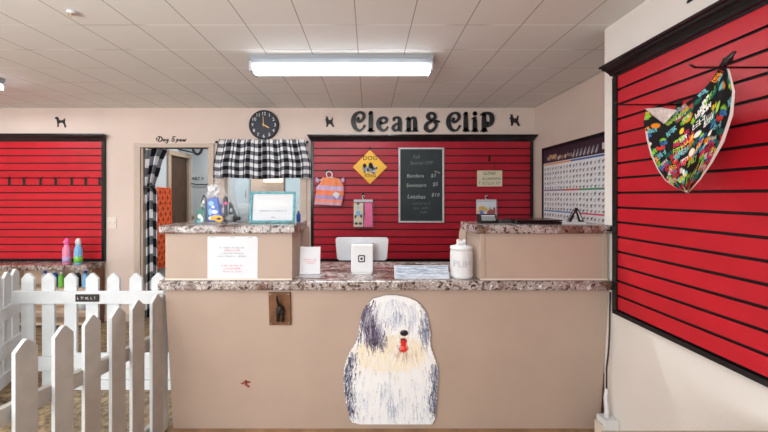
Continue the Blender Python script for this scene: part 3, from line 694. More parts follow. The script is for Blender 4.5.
# hose loop and pipe near ceiling
hy = 5.2; hx = PX(197.5, hy)
tb = [(hx+.09*math.cos(a), hy, PZ(147, hy)+.1+.24*math.sin(a)*.9) for a in np.linspace(-PI*1.1, PI*.1, 18)]
mb = MB().tube(tb, .02); mb.tube([(PX(168, 5.0), 4.9, PZ(147, 5.0)), (PX(180, 5.1), 5.05, PZ(149.5, 5.1)), (PX(193, 5.2), 5.2, PZ(152.5, 5.2))], .012)
mb.tube([tb[0], (tb[0][0], hy, CE)], .02); mb.tube([tb[-1], (tb[-1][0], hy, CE)], .02)
tag(mb.build('dryer_hose', M['dark']), 'black hose hanging in a loop from the ceiling of the room beyond the doorway', 'hose')
mb = MB(); ff = back_plane(YB2)
scribble(mb, PX(190, YB2), PX(209, YB2), PZ(180, YB2), .05, ff, .004, 0, 5)
tag(mb.build('script_lettering', M['black_matte']), 'line of small black script on the pale blue wall seen through the doorway', 'wall lettering')
mb = MB().tube([(PX(189, 5.4), 5.42, PZ(183, 5.4)), (PX(196, 5.4), 5.42, PZ(184.5, 5.4)), (PX(205, 5.4), 5.42, PZ(184.5, 5.4)), (PX(214, 5.4), 5.42, PZ(182.5, 5.4))], .008)
tag(mb.build('cable', M['dark']), 'dark cord sagging along the pale blue wall beyond the doorway', 'cord')
def plate(px0, px1, py0, py1, Y, fn, label, n, name, cat):
    t = thing(name, label, cat, (PX((px0+px1)/2, Y), Y, PZ(py1, Y)))
    u0, u1, v0, v1 = PX(px0, Y), PX(px1, Y), PZ(py1, Y), PZ(py0, Y)
    MB().prism(rrect(u0, u1, v0, v1, .006), fn, .0005, .007).build('cover_plate', M['beige'], t, bevel=.001)
    for k in range(n):
        c = u0+(u1-u0)*(k+.5)/n
        MB().prism([(c-.006, (v0+v1)/2-.016), (c+.006, (v0+v1)/2-.016), (c+.006, (v0+v1)/2+.016), (c-.006, (v0+v1)/2+.016)], fn, .007, .016).build('toggle' if cat == 'light switch' else 'socket', M['white'] if cat == 'light switch' else M['dark'], t)
plate(107.3, 116.6, 217, 228.5, YB, fb, 'beige double light switch on the wall between slatwall and doorway', 2, 'light_switch', 'light switch')
plate(191, 196, 214, 221, YB2, ff, 'small outlet plate on the pale blue wall seen through the doorway', 1, 'power_outlet', 'outlet')
# cabinets seen through the inner window
def cab(x0, x1, m, label, z1):
    t = thing('tall_cabinet', label, 'cabinet', ((x0+x1)/2, 5.2, 0))
    B(x0, x1, 5.12, YB2-.002, .0, z1).build('carcass', m, t, bevel=.004)
    B(x0+.01, x1-.01, 5.1, 5.119, .08, z1-.02).build('door', m, t, bevel=.004)
    MB().tube([(x1-.04, 5.085, 1.5), (x1-.04, 5.085, 1.62)], .006).build('handle', M['grey'], t)
cab(PX(235, 5.1), PX(248.5, 5.1), M['cab_blue'], 'blue grey tall cabinet seen through the left half of the inner window', 2.25)
cab(PX(285, 5.1), PX(306, 5.1), M['cab_blue'], 'pale blue tall cabinet seen at the right edge of the inner window', 2.3)
t = thing('storage_cabinet', 'beige cabinet with a glowing strip imitating a reflection in the middle of the inner window', 'cabinet', (PX(267, 5.2), 5.2, 0))
B(PX(250.5, 5.15), PX(283.5, 5.15), 5.15, YB2-.002, 0, 2.2).build('carcass', M['shelf_tan'], t)
B(PX(264, 5.1), PX(282, 5.1), 5.08, 5.149, PZ(182, 5.1), PZ(178.8, 5.1)).build('reflection_strip', emis('reflection_glow', (255, 250, 240), 1.6), t)  # no lamp: glowing strip imitates a reflection in the window glass

# ------------------------------------------------------------------ things hung on the middle slatwall
YS = YB-.0228
fs_ = back_plane(YS)
def swhook(px, py, label, ln=.05):
    x, z = PX(px, YS), PZ(py, YS)
    t = thing('slatwall_hook', label, 'hook', (x, YS, z), 'small hooks on the centre slatwall')
    B(x-.01, x+.01, YS-.004, YS, z-.03, z+.03).build('back_plate', M['black'], t)
    MB().tube([(x, YS-.003, z), (x, YS-ln, z), (x, YS-ln-.006, z+.012)], .004).build('peg', M['black'], t)
swhook(370, 149.8, 'small black hook above the yellow diamond sign'); swhook(489.3, 158.5, 'small black hook holding the cream hanging sign', .03)
swhook(327.5, 171.5, 'small black hook carrying the striped dog sweater', .06); swhook(363, 195, 'small black hook carrying the pink packaged outfit', .06); swhook(486, 197, 'small black hook carrying the bagged toy pack', .06)
# diamond sign
dcx, dcz, dr = PX(370, YS-.02), PZ(167, YS-.02), 17.2*3.96/F
t = thing('diamond_sign', 'yellow diamond dog crossing sign with black and grey dog picture', 'sign', (dcx, YS-.02, dcz-dr))
fd = back_plane(YS-.012)
dm = lambda r: [(dcx-r, dcz), (dcx, dcz-r), (dcx+r, dcz), (dcx, dcz+r)]
MB().prism(dm(dr), fd, 0, .006).build('sign_panel', M['yellow'], t, bevel=.002)
mb = MB()
text(mb, 'DOG', .075, dcx, dcz+dr*.40, fd, .006, .0075); mb.build('lettering', M['ink_black'], t)
mb = MB(); text(mb, 'XING', .058, dcx, dcz-dr*.58, fd, .006, .0075)
mb.build('lettering', M['ink_black'], t)
mb = MB(); s = dr/17.2*40/432*10.8/10
P = lambda x, y: (dcx+(x-208)/10.8*3.96/F, dcz-(y-205)/10.8*3.96/F)
for x, y, rx, ry, mi in ((150, 215, 24, 42, 1), (172, 235, 26, 32, 2), (208, 225, 30, 34, 1), (240, 240, 34, 34, 2), (262, 215, 20, 22, 2), (150, 190, 18, 24, 0), (215, 190, 22, 34, 0), (185, 235, 10, 22, 0), (280, 215, 8, 14, 0), (236, 215, 9, 30, 0), (150, 260, 12, 8, 0), (240, 268, 30, 8, 2)):
    mb.prism([P(x+rx*math.cos(a), y+ry*math.sin(a)) for a in np.linspace(0, 2*PI, 14)[:-1]], fd, .006, .007+.0006*(mi == 0)+.0003*(mi == 1), mi)
mb.build('dog_picture', [M['ink_black'], M['grey'], M['pale_grey']], t)
# striped sweater on a hanger
t = thing('dog_sweater', 'orange and lilac striped dog sweater on a white hanger', 'dog sweater', (PX(328, 3.93), 3.93, PZ(206, 3.93)))
S3 = lambda x, y: (PX(x/4.55+305, 3.93), PZ(y/4.55+140, 3.93))
CWd, CHd = 140, 150; cv = np.zeros((CHd, CWd, 3)); cv[:] = (244, 150, 110)
for j in range(CHd):
    tt = j/CHd; c = (246, 148, 104) if tt < .3 else (206, 178, 214) if tt < .46 else (244, 138, 96) if tt < .64 else (176, 150, 196) if tt < .78 else (240, 150, 128) if tt < .9 else (206, 170, 190)
    for i in range(CWd): cv[j, i] = np.array(c)*(1+.05*math.sin(i*.6)+.04*math.sin(j*1.4))
cv = np.clip(cv, 0, 255)
ol = ([(43, 0.), (58, 60.)],)
prof = [(172, 80, 150), (185, 74, 165), (200, 66, 172), (215, 52, 176), (240, 50, 176), (270, 46, 172), (296, 42, 166)]
prof = np.array(prof, float)
mb = MB(); nuu, nvv = 50, 50; Cc = []
def swf(u, v):
    y = 296-(296-172)*v+6*(u-.5); l, r = np.interp(y, prof[:, 0], prof[:, 1]), np.interp(y, prof[:, 0], prof[:, 2])
    x, z = S3(l+(r-l)*u, y); Cc.append(cv[min(int((1-v)*(CHd-1)), CHd-1), int(u*(CWd-1))]); return (x, 3.935-.02*math.sin(PI*u)-.004*math.sin(u*22), z)
mb.grid(nuu, nvv, swf); so = mb.build('knit_body', M['paint_cloth'], t, solid=.008); put_attr(so, np.array(Cc))
for s, pts in ((-1, [(66, 180), (50, 168), (48, 188), (60, 196)]), (1, [(162, 178), (178, 170), (180, 186), (172, 196)])):
    MB().prism([S3(x, y) for x, y in pts], back_plane(3.935), 0, .012).build('sleeve', M['lilac'], t, bevel=.003)
mb = MB(); 
stroke(mb, [(*S3(x, y), .011) for x, y in ((102, 172), (98, 152), (108, 144), (120, 148), (124, 160), (118, 172))], back_plane(3.925), 0, .004); stroke(mb, [(*S3(66, 184), .012), (*S3(112, 170), .012), (*S3(158, 182), .012)], back_plane(3.93), 0, .004)
mb.build('hanger', M['white'], t)
MB().prism([S3(x, y) for x, y in ((126, 250), (140, 234), (160, 246), (146, 268))], back_plane(3.905), 0, .002).build('price_tag', M['paper'], t)
# pink packaged outfit
def bag(px0, px1, py0, py1, Y, label, name, cat, fill):
    t = thing(name, label, cat, (PX((px0+px1)/2, Y), Y, PZ(py1, Y)))
    u0, u1, v0, v1 = PX(px0, Y), PX(px1, Y), PZ(py1, Y), PZ(py0, Y)
    fn = back_plane(Y)
    fill(t, u0, u1, v0, v1, fn)
    h = v1-v0
    MB().prism([(u0+.01, v1-.03), (u1-.01, v1-.03), (u1-.01, v1), (u0+.01, v1)], fn, .0, .006).build('header_bar', M['pale_grey'], t)
    mb = MB(); c = (u0+u1)/2
    stroke(mb, [(c, v1, .012), (c-.012, v1+.03, .008), (c, v1+.05, .008), (c+.014, v1+.035, .008)], fn, 0, .004); mb.build('hook_loop', M['pale_grey'], t)
    MB().prism(rrect(u0, u1, v0, v1-.01, .015), fn, .018, .0195).build('plastic_sleeve', M['acrylic'], t)
def fill1(t, u0, u1, v0, v1, fn):
    w_, h = u1-u0, v1-v0; m_ = u0+w_*.52
    MB().prism([(m_, v0+h*.04), (u1-.01, v0+h*.04), (u1-.012, v0+h*.5), (u1-.02, v1-h*.12), (m_+.01, v1-h*.12), (m_+.015, v0+h*.5)], fn, 0, .014).build('pink_garment', M['hotpink'], t, bevel=.004)
    mb = MB().prism([(u0+.01, v0+h*.05), (m_-.006, v0+h*.05), (m_-.006, v1-h*.12), (u0+.01, v1-h*.12)], fn, 0, .01, 0)
    for (a, b, r, q, mi) in ((.25, .72, .1, .1, 1), (.25, .52, .12, .14, 2), (.16, .16, .09, .07, 3), (.36, .16, .09, .07, 3), (.25, .85, .08, .05, 3), (.12, .4, .05, .1, 3), (.4, .42, .05, .1, 3)):
        mb.prism(circ(u0+w_*a, v0+h*b, w_*r, 10, h*q*.7), fn, .01, .012+.0004*mi, mi)
    mb.build('cream_garment', [M['cream'], M['pale_grey'], M['sky'], M['dark']], t)
bag(353, 373.5, 199.5, 228, 3.93, 'pink and cream dog outfit in a clear hanging package', 'packaged_outfit', 'dog outfit', fill1)
def fill2(t, u0, u1, v0, v1, fn):
    w_, h = u1-u0, v1-v0
    mb = MB().prism([(u0+.01, v0+.01), (u1-.01, v0+.01), (u1-.01, v1-.03), (u0+.01, v1-.03)], fn, 0, .006, 0)
    for (a, b, rx, ry, mi) in ((.28, .62, .16, .1, 1), (.46, .55, .1, .1, 1), (.15, .48, .08, .07, 1), (.28, .4, .1, .13, 2), (.72, .42, .2, .15, 3), (.62, .3, .08, .16, 3), (.86, .5, .05, .18, 3), (.66, .6, .05, .05, 4)):
        mb.prism(circ(u0+w_*a, v0+h*b, w_*rx, 12, h*ry), fn, .006, .009+.0005*mi, mi)
    mb.build('printed_card', [M['paper'], M['yellow'], M['blue'], M['red'], M['lime']], t)
bag(475.5, 497, 199.5, 222, 3.93, 'clear bagged toy pack with yellow and red picture behind the right counter', 'toy_pack', 'toy pack', fill2)
# cream hanging sign
Yh = YS-.012
t = thing('hanging_sign', 'small cream wooden sign with dark lettering hung by cord on the red slatwall', 'sign', (PX(489.5, Yh), Yh, PZ(187, Yh)))
u0, u1, v0, v1 = PX(477, Yh), PX(502, Yh), PZ(186.5, Yh), PZ(170.5, Yh); fn = back_plane(Yh)
MB().prism([(u0, v0), (u1, v0), (u1, v1), (u0, v1)], fn, 0, .008).build('board', M['sign_cream'], t, bevel=.002)
mb = MB(); h = v1-v0; w_ = u1-u0
scribble(mb, u0+w_*.24, u0+w_*.76, v0+h*.72, h*.17, fn, .0095, 1, 3); scribble(mb, u0+w_*.08, u0+w_*.92, v0+h*.4, h*.17, fn, .0095, 0, 4); scribble(mb, u0+w_*.06, u0+w_*.92, v0+h*.12, h*.17, fn, .0095, 0, 6)
mb.build('lettering', [M['grey'], M['deep_green']], t)
mb = MB(); hk = (PX(489.3, YS), YS-.02, PZ(158.5, YS)+.005)
mb.tube([(u0+.07, Yh-.006, v1), hk, (u1-.07, Yh-.006, v1)], .0025, 6); mb.build('cord', M['dark'], t)
# chalkboard
Yc = YS-.002
t = thing('chalkboard', 'black chalkboard in a silver frame listing prices on the red slatwall', 'chalkboard', (PX(420.5, Yc), Yc, PZ(222, Yc)))
u0, u1, v0, v1 = PX(398.5, Yc), PX(443.8, Yc), PZ(222.5, Yc), PZ(147.8, Yc); fn = back_plane(Yc)
MB().prism([(u0+.01, v0+.01), (u1-.01, v0+.01), (u1-.01, v1-.01), (u0+.01, v1-.01)], fn, 0, .012).build('board', M['slate'], t)
mb = MB(); b_ = .02
for a in ((u0, u1, v0, v0+b_), (u0, u1, v1-b_, v1), (u0, u0+b_, v0+b_, v1-b_), (u1-b_, u1, v0+b_, v1-b_)):
    mb.prism([(a[0], a[2]), (a[1], a[2]), (a[1], a[3]), (a[0], a[3])], fn, 0, .022)
mb.build('frame', M['silver'], t, bevel=.002)
def ln_(words, m_):
    for w_, py, px, sz in words:
        mb = MB(); text(mb, w_, sz, PX(px, Yc), PZ(py, Yc), fn, .0121, .0128, shear=.2, rot=random.uniform(-.04, .06) if w_ != 'new' else -.3)
        mb.build('chalk_line', M[m_], t)
ln_([('Fall', 158.8, 416, .062)], 'chalk_dim'); ln_([('Special OFF', 164.5, 421, .058)], 'chalk_dim'); ln_([('new', 173, 436.5, .045)], 'chalk')
ln_([('Bandana', 177.5, 415, .062), ('$3', 177.3, 433, .062)], 'chalk'); ln_([('Sweaters', 187, 416, .066), ('$5', 186, 435, .064)], 'chalk'); ln_([('Leashes', 198.5, 416, .07), ('$10', 196.5, 435, .062)], 'chalk')
for a, b, c, q in ((413, 430, 204.5, 12), (414, 428, 209, 13), (420, 428, 213, 14)):
    mb = MB(); scribble(mb, PX(a, Yc), PX(b, Yc), PZ(c, Yc), .022, fn, .0128, 0, q); mb.build('chalk_line', M['chalk_dim'], t)

# ------------------------------------------------------------------ breed poster on the side wall
fpz = right_plane(XP)
u0, u1, v0, v1 = -3.785, -2.5, 1.16, 2.045
t = thing('breed_poster', 'large framed poster showing rows of small dogs on the side wall', 'poster', (XP, 3.1, v0))
CWd, CHd = 380, 256; cv = np.zeros((CHd, CWd, 3)); cv[:] = (232, 234, 238)
cv[:46] = (58, 40, 54); cv[:4] = (24, 20, 24)
for i in range(0, 150, 9):
    c_ = random.choice([(190, 150, 110), (220, 210, 200), (120, 90, 70), (150, 140, 140)]); ellipse(20+i*.9+U(-2, 2), 34-abs(60-i*.7)*.08+U(-3, 3), 4, 6, c_, .9)
for i in range(6): ellipse(38+i*7, 26+U(-2, 2), 3.4, 6, (214, 176, 120), .9)
for k in range(7): hair(160+k*16, 38, -1.15, 20, 2.4, (206, 206, 214), .9); hair(165+k*16, 38, -1.15, 20, 1.5, (150, 150, 160), .9)
for k in range(4): cv[20:36, 280+k*18:280+k*18+13] = (216, 206, 202)
def band(x0, x1, y, c): cv[int(y):int(y)+5, int(x0):int(x1)] = c
band(4, 150, 48, (226, 150, 84)); band(150, 376, 48, (70, 100, 170))
yb = 58
for r in range(12):
    if r == 5: band(4, 112, yb-3, (150, 120, 160)); band(112, 190, yb-3, (204, 96, 84)); band(190, 376, yb-3, (80, 150, 110)); yb += 5
    if r == 9: band(4, 150, yb-3, (80, 140, 190)); band(150, 376, yb-3, (214, 70, 100)); yb += 5
    for k in range(24):
        x = 10+k*15.2+U(-1.5, 1.5); y = yb+6+U(-1, 1); c_ = random.choice([(60, 56, 58), (96, 76, 62), (140, 120, 104), (40, 40, 46), (176, 170, 168), (110, 108, 112)])
        ellipse(x, y, 3.6, 2.0, c_, .95); ellipse(x+3.4, y-2.6, 1.7, 1.5, c_, .95); ellipse(x-2.4, y+2.6, .9, 2.2, c_, .95); ellipse(x+2.2, y+2.6, .9, 2.2, c_, .95)
        cv[min(int(y+6), CHd-1), max(int(x-5), 0):int(x+5)] = (170, 172, 180)
    yb += 15.2
Cc = []
def pf(u, v):
    Cc.append(cv[int((1-v)*(CHd-1)), int(u*(CWd-1))]); return fpz(u0+(u1-u0)*u, v0+(v1-v0)*v, .008)
mb = MB().grid(CWd, CHd, pf, smooth=False); po = mb.build('print', M['paint_print'], t); put_attr(po, np.array(Cc))
mb = MB(); b_ = .022
for a in ((u0-b_, u1+b_, v0-b_, v0), (u0-b_, u1+b_, v1, v1+b_), (u0-b_, u0, v0, v1), (u1, u1+b_, v0, v1)):
    mb.prism([(a[0], a[2]), (a[1], a[2]), (a[1], a[3]), (a[0], a[3])], fpz, .001, .02)
mb.build('frame', M['black'], t, bevel=.002)

# ------------------------------------------------------------------ bandana on two long pegs
hk1 = peg_hook(XR-.0225, 1.58, 1.957, .31, (-1, 0), 'long black peg hook holding the left corner of the bandana', 'long peg hooks on the right slatwall', 'long_peg_hook')
hk2 = peg_hook(XR-.0225, 1.212, 1.992, .31, (-1, 0), 'long black peg hook holding the upper right corner of the bandana', 'long peg hooks on the right slatwall', 'long_peg_hook')
XBn = 1.32
t = thing('bandana', 'colourful comic print dog bandana with white edging hung from two pegs on the right slatwall', 'bandana', (XBn, 1.37, 1.53))
# outline in photo pixels; left border, fold line and right border from top to tip
Lb = [(646, 112), (644, 122), (647, 140), (651, 155), (658, 170), (666, 181), (677, 188), (687, 192.5)]
Tp = [(646, 112), (656, 113), (668, 112), (680, 107), (692, 99), (704, 89), (712, 80), (718, 70)]
Rb = [(718, 70), (724, 72), (722, 95), (716, 120), (708, 142), (700, 165), (693, 180), (687, 192.5)]
def bpt(px, py, dx=0.):
    X = XBn-dx; Y = F*X/(px-CX); return (X, Y, PZ(py, Y))
CWd, CHd = 300, 300; cv = np.zeros((CHd, CWd, 3)); cv[:] = (30, 30, 32)
pal = [(232, 60, 48), (250, 150, 40), (150, 214, 60), (60, 130, 200), (240, 236, 226), (196, 200, 190), (30, 110, 96), (250, 214, 60), (220, 50, 90), (120, 200, 210), (180, 220, 90), (244, 244, 240)]
for _ in range(46):
    x, y = U(0, 300), U(0, 300)
    ellipse(x, y, U(9, 20), U(7, 14), random.choice(pal))
for _ in range(120):                       # comic words: rows of bold letters built from strokes
    x, y = U(-20, 290), U(0, 300); a = U(-.55, .15); hh = U(9, 17); c_ = random.choice(pal); n_ = random.randint(3, 5)
    if random.random() < .3: hair(x-4, y, a, n_*hh*.75+6, hh*.75, (26, 26, 28), 1.); 
    for q in range(n_):
        bx, by = x+math.cos(a)*q*hh*.78, y+math.sin(a)*q*hh*.78; wd = 1.7
        for st in random.sample([(0, -.5, PI/2, 1), (.5, -.5, PI/2, 1), (0, -.45, 0, .5), (0, 0, 0, .5), (0, .45, 0, .5), (0, -.5, 1.1, 1.05)], 3):
            ox, oy = st[0]*hh, st[1]*hh
            L_ = int(st[3]*hh); px_, py_ = bx+ox*math.cos(a)-oy*math.sin(a), by+ox*math.sin(a)+oy*math.cos(a)
            for i_ in range(L_):
                xi, yi = int(px_+math.cos(st[2]+a)*i_), int(py_+math.sin(st[2]+a)*i_)
                if 0 <= xi < 298 and 0 <= yi < 298: cv[yi:yi+3, xi:xi+3] = c_
Lb_, Rb_, Tp_ = (np.array(q, float) for q in (Lb, Rb, Tp))
def at(poly, s):
    d = np.r_[0, np.cumsum(np.hypot(*np.diff(poly, axis=0).T))]; d /= d[-1]
    return np.array((np.interp(s, d, poly[:, 0]), np.interp(s, d, poly[:, 1])))
Cc = []; NB = 200
def bf(u, v):      # v=1 along the top edge, v=0 the tip
    s = 1-v; T = at(Tp_, u); Lp, Rp = at(Lb_, s), at(Rb_, s); tip = np.array((687, 192.5))
    edge = Lp*(1-u)+Rp*u; lin_top = Tp_[0]*(1-u)+Tp_[-1]*u
    p = edge+(T-lin_top)*(v**1.5)
    c_ = cv[int((1-v)*(CHd-1)), int(u*(CWd-1))]
    if (u < .025 and v < .8) or v < .03: c_ = np.array((232, 226, 220))
    Cc.append(c_)
    bulge = .055*math.sin(PI*min(u*1.15, 1))*(.35+.65*math.sin(PI*min(v+.15, 1)))+.01*math.sin(u*13+v*6)*v
    return bpt(p[0], p[1], bulge)
mb = MB().grid(NB, NB, bf); bo = mb.build('printed_cloth', M['paint_cloth'], t, solid=.003); put_attr(bo, np.array(Cc))
mb = MB(); fl_ = [bpt(645, 109, .0), bpt(663, 122, .065), bpt(656, 114, .05), bpt(674, 111, .06)]
mb.grid(10, 10, lambda u, v: tuple((1-u)*((1-v)*np.array(bpt(644.5, 108.5, .012))+v*np.array(bpt(664, 124, .062)))+u*((1-v)*np.array(bpt(660, 107.5, .04))+v*np.array(bpt(677, 110, .062)))))
Cc = []
o = mb.build('folded_lining', cm('lining', (222, 208, 204), .85, var=.12, scale=60), t, solid=.003)
Cc = []
def bk(u, v):       # turned back right-hand flap
    a = np.array((718, 70))*(1-v)+0; s = 1-v
    p = at(Rb_, s)*(1-u)+at(np.array([(729, 68), (735, 92), (733, 115), (724, 142), (712, 163), (700, 180), (688, 193)], float), s)*u
    c_ = cv[int((1-v)*(CHd-1)), int(40+u*60)]*.85
    if u > .74: c_ = np.array((222, 212, 208))
    Cc.append(c_); return bpt(p[0], p[1], -.01-.03*u*math.sin(PI*v)+.012*(1-u))
mb = MB().grid(24, 80, bk); o = mb.build('turned_back_edge', M['paint_cloth'], t, solid=.003); put_attr(o, np.array(Cc))
# black clip on peg
xk = XBn+.0; yk = F*xk/(727-CX); zk = PZ(64, yk)
t = thing('clip', 'black clip gripping the top right corner of the bandana', 'clip', (xk, yk, zk))
for s in (-1, 1):
    MB().tube([bpt(721+s, 69, .012*s), bpt(727+s, 60, .008*s), bpt(735, 51.5, .012*s)], [.009, .008, .005]).build('jaw', M['black'], t)
MB().lathe([(.009, -.012), (.009, .012)], bpt(728, 59.5), 10, axis='X').build('spring', M['dark'], t)

# ------------------------------------------------------------------ things on the lower counter
ZL = .9945
# acrylic notice stand
def notice_stand(px0, px1, py0, Y, label):
    u0, u1 = PX(px0, Y), PX(px1, Y); z1 = PZ(py0, Y)
    t = thing('notice_stand', label, 'notice stand', ((u0+u1)/2, Y, ZL))
    mb = MB(); tl = .03
    fn = lambda u, v, d: (u, Y+(v-ZL)*.12-d, v)
    MB().prism([(u0, ZL+.001), (u1, ZL+.001), (u1, z1), (u0, z1)], fn, 0, .003).build('acrylic_holder', M['acrylic'], t)
    B(u0, u1, Y-.02, Y+.07, ZL+.0005, ZL+.003).build('acrylic_foot', M['acrylic'], t)
    MB().prism([(u0+.004, ZL+.022), (u1-.004, ZL+.022), (u1-.004, z1-.004), (u0+.004, z1-.004)], fn, -.002, -.0005).build('backing', M['paper'], t)
    p = MB().prism([(u0+.004, ZL+.022), (u1-.004, ZL+.022), (u1-.004, z1-.004), (u0+.004, z1-.004)], fn, .0032, .0042)
    p = p.build('paper', M['paper'], t)
    mb = MB(); h = z1-ZL
    for k, f in enumerate((.56, .5, .44)): scribble(mb, u0+(u1-u0)*(.2+.05*k), u0+(u1-u0)*(.8-.04*k), ZL+h*f, .007, fn, .0048, 0, 20+k)
    mb.build('printed_lines', M['ink_red'], p)
notice_stand(299, 320.5, 246.8, 2.13, 'clear acrylic stand with white notice and red print beside the left raised cabinet')
# point of sale terminal
Yt = 2.24
t = thing('payment_terminal', 'white tablet payment terminal with screen turned away and square emblem on its stand', 'payment terminal', (PX(362, Yt), Yt, ZL))
fn = lambda u, v, d: (u, Yt+.0+(v-ZL)*.1-d, v)
u0, u1, v1 = PX(350.8, 2.22), PX(373.2, 2.22), PZ(245.5, 2.22)
MB().prism([(Yt-.012, ZL+.008), (Yt+.05, ZL+.008), (Yt+.075, v1-.02), (Yt+.07, v1), (Yt+.02, v1)], lambda u, v, d: (d, u, v), u0, u1).build('stand', M['white'], t, bevel=.008, seg=3)
MB().prism(rrect(u0+.005, u1-.005, Yt-.03, Yt+.12, .02), lambda u, v, d: (u, v, d), ZL+.0005, ZL+.0095).build('base', M['white'], t, bevel=.002)
ft = lambda u, v, d: (u, 2.36-(v-1.0)*.12-d, v)
a0, a1, b0, b1 = PX(335.5, 2.34), PX(388.5, 2.34), PZ(260.5, 2.34), PZ(237, 2.34)
pts = [(a0+(.012*(1-(y-b0)/(b1-b0)) if x < 0.0+(a0+a1)/2 else -.012*(1-(y-b0)/(b1-b0)))+(x-a0), y) for x, y in rrect(a0, a1, b0, b1, .022)]
MB().prism(pts, ft, 0, .014).build('tablet_shell', M['monitor_grey'], t, bevel=.003)
MB().prism([(x*.97+(a0+a1)/2*.03, y*.97+(b0+b1)/2*.03) for x, y in pts], ft, -.002, 0).build('screen', M['black'], t)
MB().tube([(PX(362, 2.3), 2.3, ZL+.08), (PX(362, 2.3), 2.335, ZL+.13)], .02).build('neck', M['white'], t)
yl = lambda v: Yt-.012+(v-ZL-.008)/(v1-ZL-.008)*.032
fg = lambda u, v, d: (u, yl(v)-d, v)
cx, cz = PX(361.5, 2.23), PZ(259, 2.23); rr = .024
mb = MB().prism(rrect(cx-rr, cx+rr, cz-rr, cz+rr, .009), fg, .0005, .0015, 0); mb.prism(rrect(cx-rr*.66, cx+rr*.66, cz-rr*.66, cz+rr*.66, .006), fg, .0015, .002, 1); mb.prism(rrect(cx-rr*.34, cx+rr*.34, cz-rr*.34, cz+rr*.34, .003), fg, .002, .0025, 0)
mb.build('emblem', [M['dark'], M['white']], t)['label'] = 'dark square emblem'
# low leaning printed sheet in a plastic cover
Ysh = 2.085; q0, q1 = PX(394, 2.1), PX(449.3, 2.1); zsh1 = PZ(265.3, 2.13); lean = .05/(zsh1-ZL)
t = thing('counter_sheet', 'low plastic covered printed sheet leaning on the lower counter beside the jar', 'printed sheet', ((q0+q1)/2, Ysh, ZL))
fsh = lambda u, v, d: (u, Ysh+(v-ZL)*lean-d, v)
MB().prism([(q0, ZL+.001), (q1, ZL+.001), (q1, zsh1), (q0, zsh1)], fsh, 0, .003).build('plastic_cover', M['acrylic'], t)
MB().prism([(Ysh, ZL+.0005), (Ysh+.06, ZL+.0005), (Ysh+.06, ZL+.004), (Ysh+.005, ZL+.004)], lambda u, v, d: (d, u, v), q0+.01, q1-.01).build('foot', M['acrylic'], t)
CWd, CHd = 120, 40; cv = np.zeros((CHd, CWd, 3)); cv[:] = (206, 216, 230)
for j in range(2, CHd-2):
    x = 3+int(U(0, 8))
    while x < CWd-6:
        wl = int(U(8, 34)); k_ = random.choice([(150, 168, 192), (176, 190, 208), (128, 148, 178), (226, 232, 240), (236, 240, 246)]); cv[j, x:min(x+wl, CWd-3)] = k_; x += wl+int(U(1, 12))
cv[:2] = (232, 234, 240); cv[-2:] = (232, 234, 240); cv[:, :2] = (228, 226, 236)
Cc = []
def shf(u, v): Cc.append(cv[int((1-v)*(CHd-1)), int(u*(CWd-1))]); return fsh(q0+.002+(q1-q0-.004)*u, ZL+.003+(zsh1-ZL-.005)*v, -.001)
mb = MB().grid(CWd, CHd, shf, smooth=False); o = mb.build('paper', M['paint_print'], t, solid=.0008); put_attr(o, np.array(Cc))
# treat jar
jx, jy = PX(461.3, 2.15), 2.15; jr = .072
t = thing('treat_jar', 'white ceramic treat jar with bone shaped lid knob and raised lettering', 'jar', (jx, jy, ZL))
prof = [(.0, 0), (jr*.95, 0), (jr, .006), (jr, .022), (jr*.96, .03), (jr*.99, .045), (jr*.99, .155), (jr*.95, .172), (jr*.9, .178), (0, .178)]
MB().lathe(prof, (jx, jy, ZL+.0005), 36).build('body', M['white'], t)
lid = MB().lathe([(0, .179), (jr*.97, .179), (jr*1.0, .186), (jr*.98, .196), (jr*.6, .206), (0, .208)], (jx, jy, ZL+.0005), 36).build('lid', M['white'], t)
mb = MB(); kz_ = ZL+.222; fk = back_plane(jy)
for a, b in ((-.02, .01), (-.02, -.006), (.02, .01), (.02, -.006)): ball(mb, jx+a, kz_+b, 0, .0125, .0125, .0125, fk)
mb.tube([(jx-.022, jy, kz_+.002), (jx+.022, jy, kz_+.002)], .0115); mb.tube([(jx, jy, ZL+.205), (jx, jy, kz_)], .012)
mb.build('bone_knob', M['white'], lid)
mb = MB()
def fj(u, v, d): a = u/jr; return (jx+(jr+d)*math.sin(a), jy-(jr+d)*math.cos(a), v)
text(mb, 'PUP', .062, -.022, ZL+.075, fj, -.002, .005); mb.build('raised_lettering', cm('glaze_shade', (203, 203, 206), .35), t)

# ------------------------------------------------------------------ things on the raised tops
ZU = 1.339
# taped notice on left riser
u0, u1, v0, v1 = PX(207.5, 2.058), PX(257.5, 2.058), PZ(278.5, 2.058), PZ(236.5, 2.058); fn = back_plane(2.0595)
t = thing('paper_notice', 'white paper notice with grey and red print taped to the left raised cabinet', 'notice', ((u0+u1)/2, 2.058, v0))
MB().prism([(u0, v0), (u1, v0), (u1+.002, v1-.012), (u1-.01, v1), (u0+.006, v1), (u0, v1-.01)], fn, .0002, .0015).build('paper', M['paper'], t)
mb = MB(); w_, h = u1-u0, v1-v0
for k, (f, a, b, mi, hh) in enumerate(((.72, .24, .74, 0, .009), (.655, .34, .66, 1, .012), (.585, .26, .72, 0, .01), (.515, .2, .78, 0, .01), (.29, .28, .72, 1, .011), (.22, .34, .66, 1, .013), (.15, .3, .7, 1, .011))):
    mb = MB(); scribble(mb, u0+w_*a, u0+w_*b, v0+h*f, hh*.8, fn, .0022, 0, 40+k); mb.build('printed_line', M['ink_red' if mi else 'ink'], t)
